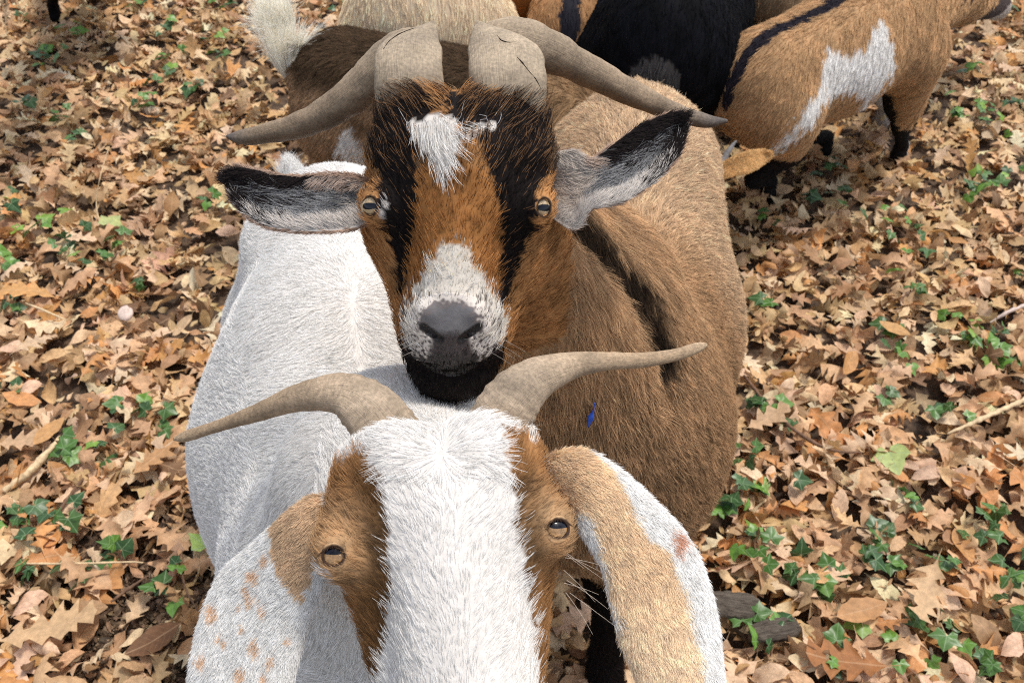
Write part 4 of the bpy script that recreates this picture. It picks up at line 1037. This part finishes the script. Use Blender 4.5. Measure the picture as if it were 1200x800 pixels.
# bare patch near the lower left
def bare(x, y):
    c = PZ(172, 745)[:2]; return np.exp(-(((x - c[0]) / .10) ** 2 + ((y - c[1]) / .11) ** 2))
def scatter(n, seed, y0, y1, thin=True):
    r = np.random.default_rng(seed); out = []
    while sum(map(len, out)) < n:
        y = r.uniform(y0, y1, n); x = r.uniform(-1, 1, n) * (.75 + .80 * np.maximum(y, .2)); keep = r.random(n) < (.75 + .80 * np.maximum(y, .2)) / (.75 + .80 * y1)
        x, y = x[keep], y[keep]
        if thin: k = r.random(len(x)) > bare(x, y) * .97; x, y = x[k], y[k]
        out.append(np.stack([x, y], 1))
    return np.vstack(out)[:n], r
batches = []
def add_litter(kind, n, seed, y0, y1, smin, smax, tilt, zmax, **kw):
    xy, r = scatter(n, seed, y0, y1, kw.pop('thin', True)); pos = np.c_[xy, zmax * r.random(n) ** .8]
    batches.append(leaf_batch(kind, n, seed + 1, pos, r.uniform(smin, smax, n), tilt, **kw))
add_litter('oak', 7500, 11, .05, 4.6, .06, .11, .55, .045)
add_litter('oak', 3500, 131, .05, 4.2, .07, .11, .25, .012)
add_litter('oval', 5200, 31, .05, 4.6, .045, .085, .60, .050)
add_litter('oak', 1500, 51, .05, 4.6, .05, .085, .9, .055)
add_litter('oval', 8000, 71, .05, 3.4, .015, .04, .9, .055)
xy, r = scatter(5200, 91, .55, 1.4, False); c = PZ(172, 740)[:2]; xy = c + np.random.default_rng(3).normal(size=(5200, 2)) * [.13, .13]
batches.append(leaf_batch('oval', 5200, 92, np.c_[xy, .012 * r.random(5200)], r.uniform(.006, .026, 5200) , .8, palette=np.array([[.14, .085, .05], [.22, .14, .085], [.07, .045, .03], [.33, .22, .14], [.10, .06, .035]])))
xy2, r = scatter(9000, 95, 3.6, 9., False)
batches.append(leaf_batch('oval', 9000, 96, np.c_[xy2, .05 * r.random(9000)], r.uniform(.08, .14, 9000), .5))
o = 0; VV, FF, CC, UU = [], [], [], []
for v, f, c, u in batches: VV.append(v); FF.append(f + o); CC.append(c); UU.append(u); o += len(v)
litter = mesh_obj('leaf_litter', np.vstack(VV), np.vstack(FF), DRY, None, np.vstack(CC), np.vstack(UU))
tag(litter, 'deep carpet of dry brown oak leaves covering the ground all round the goats', 'leaf litter', None, 'stuff')

# rough outline of what the goats hide, so that single leaves go where they can be seen
HIDE = [[(300, 262), (232, 330), (212, 500), (240, 600), (262, 650), (215, 740), (205, 800), (860, 800), (955, 760), (945, 715), (900, 690), (850, 680), (845, 640), (850, 470), (895, 330), (880, 240), (1160, 20), (1120, 0), (415, 0), (345, 40), (300, 0), (335, 180), (262, 190), (262, 235)]]
COLN = [('tan', [.47, .29, .155]), ('pinkish beige', [.52, .34, .22]), ('orange brown', [.46, .22, .08]), ('dull brown', [.30, .17, .085]), ('pale cream', [.60, .45, .29])]
COLP = [.36, .26, .16, .14, .08]
r = np.random.default_rng(2024)
protos = {}
for kind in ('oak', 'oval'):
    for ci, (cn, c) in enumerate(COLN):
        for k in range(10 if kind == 'oak' else 6):
            T, F_ = leaf_template(kind, r, True)
            v = deform(T, [r.normal(0, 1.4)], [r.normal(0, 3.2)], [r.normal(0, 1.)], [r.uniform(.012, .035)], [r.uniform(0, 6)])[0] * .1
            v[:, 2] -= np.percentile(v[:, 2], 30)
            protos[kind, ci, k] = mesh_data('leaf_shape', v, F_, DRY, np.tile(np.clip(np.array([1.36, 1.40, 1.42]) * np.array(c) * r.uniform(.85, 1.15) * r.uniform(.95, 1.05, 3), 0, 1), (len(T), 1)), T)
LAND = [('pale pebble', 147, 367), ('big orange oak leaf', 32, 340), ('upright straw', 120, 220), ('thick tan branch end', 40, 545), ('bare dark earth', 172, 745), ('lime green leaf', 243, 635),
        ('star shaped tan leaf', 182, 535), ('big pale corner leaf', 60, 735), ('white goat\'s left horn tip', 205, 515), ('brown goat\'s left hand ear', 265, 240), ('white goat\'s back', 215, 420),
        ('five fingered pale leaf', 30, 515), ('ivy pair with pale veins', 125, 672), ('long thin dark twig', 945, 510), ('thick pale stick', 1130, 495), ('whitish twig', 1180, 367), ('dark grey wood chunk', 860, 712), ('lighter wood chunk', 915, 738),
        ('brown goat\'s flank', 880, 340), ('smooth amber leaf', 1048, 385), ('yellow green leaf', 1042, 525), ('pale edge leaf', 1190, 530), ('hooked pale oak leaf', 1085, 695), ('rust brown leaf', 990, 775),
        ('boat shaped brown leaf', 1010, 715), ('bushy ivy clump', 1130, 142), ('bright ivy patch', 1130, 410), ('patched goat\'s front leg', 1045, 200), ('upright yellow leaf', 928, 300), ('drooping tan ear tip', 850, 790)]
ORD = ['', 'second', 'third', 'fourth', 'fifth', 'sixth', 'seventh', 'eighth', 'ninth', 'tenth', 'eleventh', 'twelfth']
NEARBY = {}
def relate(o, what, px, py, group, cat):
    """remember where a small thing lies so that finish_labels can say which one it is"""
    d = [math.hypot(px - a, py - b) for _n, a, b in LAND]; k = int(np.argmin(d)); dx, dy = px - LAND[k][1], py - LAND[k][2]
    side = ('right of' if dx > 0 else 'left of') if abs(dx) > abs(dy) else ('below' if dy > 0 else 'above')
    NEARBY.setdefault((what, side, LAND[k][0]), []).append((d[k], o)); tag(o, None, cat, group)
def finish_labels():
    for (what, side, land), lst in NEARBY.items():
        lst.sort(key=lambda q: q[0])
        for i, (_d, o) in enumerate(lst):
            if len(lst) == 1: o['label'] = f'{what} {side} the {land}'
            elif i == 0: o['label'] = f'{what} {side} the {land}, closest to it'
            else: o['label'] = f'{what} {side} the {land}, {ORD[min(i, 11)]} closest to it'
def visible_spot(ymin=190):
    while True:
        px, py = r.uniform(-20, 1220), ymin + (830 - ymin) * r.random() ** .75
        if px > 560 and py < 240: continue
        if inpoly(np.array([px]), np.array([py]), HIDE[0])[0]: continue
        w = PZ(px, py)
        if r.random() < bare(w[0], w[1]) * .95: continue
        return px, py, w
for kind, cnt in (('oak', 300), ('oval', 260)):
    for k in range(cnt):
        px, py, w = visible_spot(); ci = r.choice(5, p=COLP); me = protos[kind, ci, int(r.integers(10 if kind == 'oak' else 6))]
        nm = 'oak_leaf' if kind == 'oak' else 'oval_leaf'
        o = link(nm, me, None, (w[0], w[1], .028 + .03 * r.random())); s = r.uniform(.7, 1.2) if kind == 'oak' else r.uniform(.45, .8); o.scale = (s,) * 3
        t = abs(r.normal(0, .5)); td = r.uniform(0, 6.28); o.rotation_euler = (t * math.cos(td), t * math.sin(td), r.uniform(0, 6.28))
        relate(o, f'{COLN[ci][0]} {"oak leaf" if kind == "oak" else "oval leaf"}', px, py, 'loose dry oak leaves on the ground' if kind == 'oak' else 'loose dry oval leaves on the ground', 'leaf')

def single_leaf(name, kind, px, py, size, col, yaw, label, cat='leaf', z=.055, curl=(.6, 1.0, .2), mat=None, tilt=(0, 0)):
    rr = np.random.default_rng(int(px * 7 + py)); T, F_ = leaf_template(kind, rr, True)
    v = deform(T, [curl[0]], [curl[1]], [curl[2]], [.012], [1.])[0] * size * .78
    o = link(name, mesh_data(name, v, F_, mat or DRY, np.tile(col, (len(T), 1)), T), None, tuple(PZ(px, py, z))); o.rotation_euler = (*tilt, yaw)
    return tag(o, label, cat)
single_leaf('oak_leaf', 'oak', 32, 340, .15, (.62, .34, .13), 1.75, 'large bright orange oak leaf curled up at the left edge, above the pale pebble', z=.08, curl=(-.8, 1.2, .2), tilt=(.3, 0))
single_leaf('oak_leaf', 'oak', 60, 735, .19, (.60, .40, .22), -1.2, 'big pale tan oak leaf with long lobes in the lower left corner', z=.07, curl=(.5, .8, .2))
single_leaf('oak_leaf', 'oak', 182, 535, .13, (.50, .28, .13), -.6, 'flat orange tan star shaped oak leaf below the left horn tip', z=.06, curl=(.3, .6, 0))
single_leaf('oak_leaf', 'oak', 30, 515, .13, (.56, .37, .22), -1.3, 'pale oak leaf with five thin finger lobes at the left edge', z=.06, curl=(.3, .6, 0))
single_leaf('oval_leaf', 'oval', 58, 505, .10, (.58, .32, .13), -.45, 'smooth orange oval leaf lying beside the finger lobed leaf at the left', z=.07, curl=(.3, 1.4, 0))
single_leaf('oval_leaf', 'oval', 180, 750, .12, (.17, .08, .035), 2.2, 'dark brown leaf at the bottom edge left of the white ear', z=.05)
single_leaf('oval_leaf', 'oval', 928, 300, .09, (.62, .40, .19), 3.0, 'small upright yellow tan leaf right of the brown flank', z=.07, curl=(.3, .6, .4), tilt=(.7, 0))
single_leaf('oval_leaf', 'oval', 1048, 385, .09, (.58, .33, .13), .9, 'smooth amber leaf on the litter in the middle of the right side', z=.075, curl=(.3, .8, 0))
single_leaf('oak_leaf', 'oak', 1190, 530, .10, (.68, .56, .38), 1.2, 'pale yellow star shaped leaf at the right edge', z=.07, curl=(.3, .6, 0))
single_leaf('oak_leaf', 'oak', 1085, 695, .17, (.62, .42, .24), 2.6, 'pale tan hooked oak leaf standing out in the lower right', z=.08, curl=(1., 1.2, .6))
single_leaf('oval_leaf', 'oval', 1010, 715, .12, (.50, .27, .12), -1.3, 'smooth brown boat shaped leaf in the lower right', z=.07, curl=(.4, 2., 0))
single_leaf('oak_leaf', 'oak', 990, 775, .16, (.36, .15, .05), 1.4, 'glossy rust brown oak leaf at the bottom right', z=.07)
single_leaf('oak_leaf', 'oak', 900, 490, .14, (.52, .34, .2), -1., 'large beige oak leaf by the thin dark twig, right of the brown goat', z=.07)
GREEN1 = (.33, .43, .10)

# ---------------------------------------------------------------- ivy
def ivy_template(r):
    """five pointed lobes round the stalk end, as rings of a fan"""
    ang = np.array([-150, -125, -100, -72, -48, -28, 0, 28, 48, 72, 100, 125, 150]) * math.pi / 180
    rad = np.array([.20, .34, .31, .46, .35, .40, .58, .40, .35, .46, .31, .34, .20]) * (1 + .08 * r.normal(size=13))
    V = [(0, 0)] + [(q * R_ * math.cos(a), q * R_ * math.sin(a)) for q in (.5, 1) for a, R_ in zip(ang, rad)]
    F_ = []
    for j in range(12): F_ += [(0, 1 + j, 2 + j, 2 + j), (1 + j, 14 + j, 15 + j, 2 + j)]
    return np.array(V), np.array(F_)
def make_ivy_mat():
    m, nt, b = new_mat('ivy')
    at = N(nt, 'ShaderNodeAttribute', attribute_name='col'); ab = N(nt, 'ShaderNodeAttribute', attribute_name='ab'); sx = nt.nodes.new('ShaderNodeSeparateXYZ'); nt.links.new(ab.outputs['Vector'], sx.inputs[0])
    def M(op, *a):
        n = nt.nodes.new('ShaderNodeMath'); n.operation = op
        for i, v in enumerate(a):
            if hasattr(v, 'links'): nt.links.new(v, n.inputs[i])
            else: n.inputs[i].default_value = v
        return n.outputs[0]
    an = M('ARCTAN2', sx.outputs[1], sx.outputs[0]); rr = M('SQRT', M('ADD', M('MULTIPLY', sx.outputs[0], sx.outputs[0]), M('MULTIPLY', sx.outputs[1], sx.outputs[1])))
    d = None
    for a0 in (0, 1.257, -1.257, 2.18, -2.18):
        q = M('MULTIPLY', M('ABSOLUTE', M('SUBTRACT', an, a0)), rr); d = q if d is None else M('MINIMUM', d, q)
    v = M('LESS_THAN', d, .012)
    tc = nt.nodes.new('ShaderNodeTexCoord'); nz = N(nt, 'ShaderNodeTexNoise', Scale=70., Detail=5.); nt.links.new(tc.outputs['Object'], nz.inputs['Vector'])
    rp = N(nt, 'ShaderNodeMapRange'); rp.inputs['From Min'].default_value = .3; rp.inputs['From Max'].default_value = .7; rp.inputs['To Min'].default_value = .7; rp.inputs['To Max'].default_value = 1.25
    nt.links.new(nz.outputs[0], rp.inputs[0]); c = mix_rgb(nt, 1., at.outputs[0], rp.outputs[0], 'MULTIPLY'); c = mix_rgb(nt, M('MULTIPLY', v, .5), c, (.30, .42, .24))
    nt.links.new(c, b.inputs['Base Color']); b.inputs['Roughness'].default_value = .38; b.inputs['Specular IOR Level'].default_value = .45
    bp = N(nt, 'ShaderNodeBump', Strength=.5, Distance=.001); nt.links.new(nz.outputs[0], bp.inputs['Height']); nt.links.new(bp.outputs[0], b.inputs['Normal'])
    tr = nt.nodes.new('ShaderNodeBsdfTranslucent'); nt.links.new(c, tr.inputs[0]); mx = nt.nodes.new('ShaderNodeMixShader'); mx.inputs[0].default_value = .2
    nt.links.new(b.outputs[0], mx.inputs[1]); nt.links.new(tr.outputs[0], mx.inputs[2]); nt.links.new(mx.outputs[0], nt.nodes['Material Output'].inputs[0])
    return m
IVYM = make_ivy_mat(); r = np.random.default_rng(77); IV = []
GREENS = [(.055, .12, .028), (.075, .17, .035), (.04, .10, .03), (.12, .25, .04), (.20, .34, .05), (.06, .13, .045)]
for ci, g in enumerate(GREENS):
    for k in range(3):
        T, F_ = ivy_template(r); T2 = T.copy(); T2[:, 0] -= .2
        v = np.c_[T2, .10 * np.abs(T[:, 1]) - .35 * (T[:, 0] ** 2 + T[:, 1] ** 2) + .03 * r.normal(size=len(T))]
        f = quadfix(v, F_); IV.append((ci, mesh_data('ivy_shape', v * .06, f, IVYM, np.tile(np.array(g) * r.uniform(.85, 1.2), (len(T), 1)), T)))
STEM = []
for k in range(3):
    c = np.array([[0, 0, 0, .0014, .0014], [.01, .012, .02, .0013, .0013], [.02, .0, .035, .0012, .0012], [.045, -.01, .03, .001, .001]]) * [1, 1, 1, 1, 1]; c[:, :2] *= r.uniform(.7, 1.3)
    v, f, uv = sweep(c, n=10, m=6, lump=0); STEM.append(mesh_data('stem_shape', v, quadfix(v, f), TWIG))
IVYPOS = [(62, 70, 4), (88, 45, 5), (50, 78, 4), (190, 40, 3), (165, 12, 3), (270, 12, 4), (205, 78, 6), (190, 100, 3), (250, 50, 4), (258, 75, 3), (175, 132, 4), (230, 110, 3), (28, 132, 3), (95, 165, 3), (68, 148, 3),
          (12, 250, 3), (60, 270, 5), (85, 290, 4), (10, 322, 4), (108, 320, 4), (145, 300, 3), (250, 250, 3), (25, 370, 3), (170, 345, 2), (68, 540, 4), (125, 532, 3), (170, 485, 3), (190, 508, 3), (25, 610, 4), (75, 618, 3), (36, 668, 3), (108, 680, 4), (140, 665, 4), (200, 695, 4), (22, 465, 2),
          (1120, 140, 8), (1150, 150, 6), (1185, 130, 4), (1180, 20, 4), (1135, 230, 4), (1165, 225, 5), (1040, 270, 5), (985, 250, 4), (1190, 205, 3), (1060, 300, 3), (945, 240, 3), (970, 210, 3), (890, 262, 2), (1195, 330, 2),
          (1060, 345, 3), (895, 370, 2), (1125, 405, 6), (1150, 425, 5), (1170, 405, 4), (1040, 400, 3), (1045, 420, 3), (1040, 475, 3), (1100, 485, 3), (885, 485, 2), (915, 500, 2), (860, 530, 4), (855, 580, 4), (915, 580, 3), (850, 600, 3),
          (860, 640, 5), (880, 630, 4), (945, 690, 4), (965, 680, 4), (1020, 640, 3), (1080, 660, 4), (1160, 640, 4), (1165, 610, 3), (1180, 690, 4), (1040, 760, 5), (1110, 740, 4), (1190, 730, 4), (1060, 590, 3), (880, 760, 3), (905, 745, 2), (1010, 660, 3), (1150, 785, 3), (960, 770, 2), (1130, 90, 2), (25, 30, 2), (320, 70, 2), (405, 15, 3)]
def lbl(px, py, n):
    s = 'upper left' if px < 560 and py < 270 else 'left edge' if px < 100 else 'lower left' if px < 560 and py > 450 else 'left side' if px < 560 else 'upper right' if py < 300 else 'right side' if py < 550 else 'lower right'
    return s
grp = {}
for k, (px, py, n) in enumerate(IVYPOS):
    w = PZ(px, py, .03); bright = (n >= 5)
    reg = lbl(px, py, n); size = 'bushy clump of' if n >= 5 else 'small sprig of' if n >= 3 else 'pair of'
    root = empty('ivy_plant', w, None, None); relate(root, f'{size} ivy', px, py, 'ivy plants growing through the leaf litter', 'ivy')
    st = link('stem', STEM[k % 3], root, (0, 0, -.02)); st.rotation_euler = (0, 0, r.uniform(0, 6.28))
    for q in range(n + 1):
        pick = [m for c, m in IV if (c in (1, 3, 4) if bright else c != 4) or r.random() < .1]; me = pick[int(r.integers(len(pick)))]
        a = r.uniform(0, 6.28); d = r.uniform(.0, .02 + .012 * n)
        lf = link('leaf', me, root, (d * math.cos(a), d * math.sin(a), .02 + .025 * r.random())); lf.scale = (r.uniform(.5, .95),) * 3
        t = r.normal(0, .35, 2); lf.rotation_euler = (t[0] + .25, t[1], a + r.normal(0, .6))
finish_labels()
def flat_green(px, py, s, col, yaw, label):
    T, F_ = ivy_template(np.random.default_rng(int(px))); v = np.c_[T, .2 * T[:, 1] ** 2 - .2 * T[:, 0] ** 2] * s
    o = link('green_leaf', mesh_data('green_leaf', v, quadfix(v, F_), IVYM, np.tile(col, (len(T), 1)), T), None, tuple(PZ(px, py, .06))); o.rotation_euler = (.25, 0, yaw); tag(o, label, 'leaf')
flat_green(243, 640, .085, (.30, .46, .07), 1.4, 'single bright lime green leaf against the left side of the white goat')
flat_green(1042, 530, .085, (.38, .46, .16), -1.5, 'single pale yellow green leaf on the litter right of the brown goat')
flat_green(128, 262, .07, (.42, .46, .18), 1.2, 'single pale green leaf by the upright straw at the left')

# ---------------------------------------------------------------- twigs, straws, wood, pebble
def stick(name, pts, rad, mat, label, cat):
    w = np.array([[*PZ(x, y, z), rad * k, rad * k] for x, y, z, k in pts]); v, f, uv = sweep(w, n=40, m=8, rings=.06, lump=.25)
    return tag(mesh_obj(name, v, quadfix(v, f), mat), label, cat)
stick('twig', [(872, 440, .06, .7), (905, 480, .065, 1), (940, 510, .07, 1), (975, 527, .07, .8), (1010, 530, .06, .5)], .0035, TWIG, 'long thin dark twig lying on the leaves right of the brown goat', 'twig')
stick('twig', [(1110, 508, .06, .5), (1140, 495, .07, 1), (1165, 484, .075, 1.1), (1205, 466, .07, 1)], .0045, STALK, 'thick pale stick at the right edge among dry leaves', 'twig')
stick('twig', [(1160, 378, .06, .5), (1180, 366, .08, 1), (1205, 356, .085, 1)], .004, STONE, 'short whitish twig at the right edge', 'twig')
stick('straw', [(120, 272, .03, 1), (113, 240, .07, .9), (118, 205, .13, .7), (128, 172, .16, .4)], .0018, STALK, 'thin straw standing upright in the leaves at the left', 'straw')
stick('straw', [(30, 355, .07, .7), (52, 364, .075, 1), (78, 375, .07, .6)], .0025, STALK, 'short pale straw lying below the big orange leaf', 'straw')
stick('branch', [(5, 575, .04, .9), (35, 552, .055, 1.1), (72, 512, .06, .6)], .007, STALK, 'thick tan branch end sticking out of the leaves at the left edge', 'branch')
stick('twig', [(30, 660, .06, .8), (90, 660, .07, 1), (150, 658, .07, .7), (168, 659, .06, .4)], .0022, STALK, 'long pale stalk lying across two ivy leaves at the lower left', 'twig')
stick('twig', [(130, 705, .05, .7), (150, 690, .055, 1), (172, 675, .06, .5)], .003, TWIG, 'short dark twig beside the bare earth at the lower left', 'twig')
stick('twig', [(210, 655, .05, .6), (218, 690, .055, 1), (232, 715, .05, .5)], .002, TWIG, 'thin bent twig next to the spotted ear', 'twig')
stick('twig', [(60, 620, .05, .5), (75, 590, .05, 1), (98, 560, .055, .8)], .003, TWIG, 'thin dark twig rising from the lower left leaves', 'twig')
stick('straw', [(880, 795, .04, .6), (850, 770, .05, 1), (838, 762, .05, .5)], .002, STALK, 'thin straw beside the tip of the tan ear', 'straw')
def wood(px, py, L, w, h, yaw, label):
    v, f, uv = sweep(np.array([[-L, 0, 0, w * .2, h * .3], [-L * .8, 0, 0, w * .8, h * .8], [0, 0, .005, w, h], [L * .7, 0, 0, w * .9, h], [L * .95, 0, 0, w * .5, h * .5], [L, 0, 0, w * .1, h * .1]]), n=40, m=20, rings=.03, lump=.10)
    c, s = math.cos(yaw), math.sin(yaw); v = v + .003 * noise(v, .04, 14)[:, None] * np.array([0, .4, 1.])
    o = link('wood_chunk', mesh_data('wood_chunk', v, quadfix(v, f), WOOD), None, tuple(PZ(px, py, .05))); o.rotation_euler = (.1, .08, yaw); o.scale = (1, .9, .7); tag(o, label, 'wood')
wood(858, 710, .055, .026, .020, -.1, 'dark grey weathered chunk of wood touching the right drooping ear')
wood(908, 738, .045, .022, .020, .25, 'lighter rough piece of dead wood, right of the dark grey chunk')
v, f = uvsphere(np.zeros(3), .017, np.array([0, 0, 1.]), np.array([0, 1., 0]), sq=(1, 1.15, .45)); v = v + .0012 * noise(v, .02, 3)[:, None]
o = link('pebble', mesh_data('pebble', v, f, STONE), None, tuple(PZ(147, 367, .075))); o.rotation_euler = (.2, 0, .3); tag(o, 'smooth pale pinkish pebble among the brown leaves left of the white goat', 'pebble')
BLUE = make_plain('blue_fleck', (.03, .10, .55), .5, .4)
# small blue fleck caught in the brown coat: dropped onto the body along its own line of sight
qb = PB
cb = np.array([onto(x, y, qb) for x, y in ((697, 472), (695, 482), (692, 490), (689, 500))]) + nrm(CO - onto(692, 490, qb)) * .012
v, f, uv = sweep(np.c_[cb, [.0004, .0010, .0030, .0005], [.0004, .0008, .0012, .0004]], n=24, m=10, lump=.05)
tag(mesh_obj('blue_fleck', v, quadfix(v, f), BLUE), 'tiny bright blue fleck caught in the coat on the brown goat\'s shoulder', 'fleck')
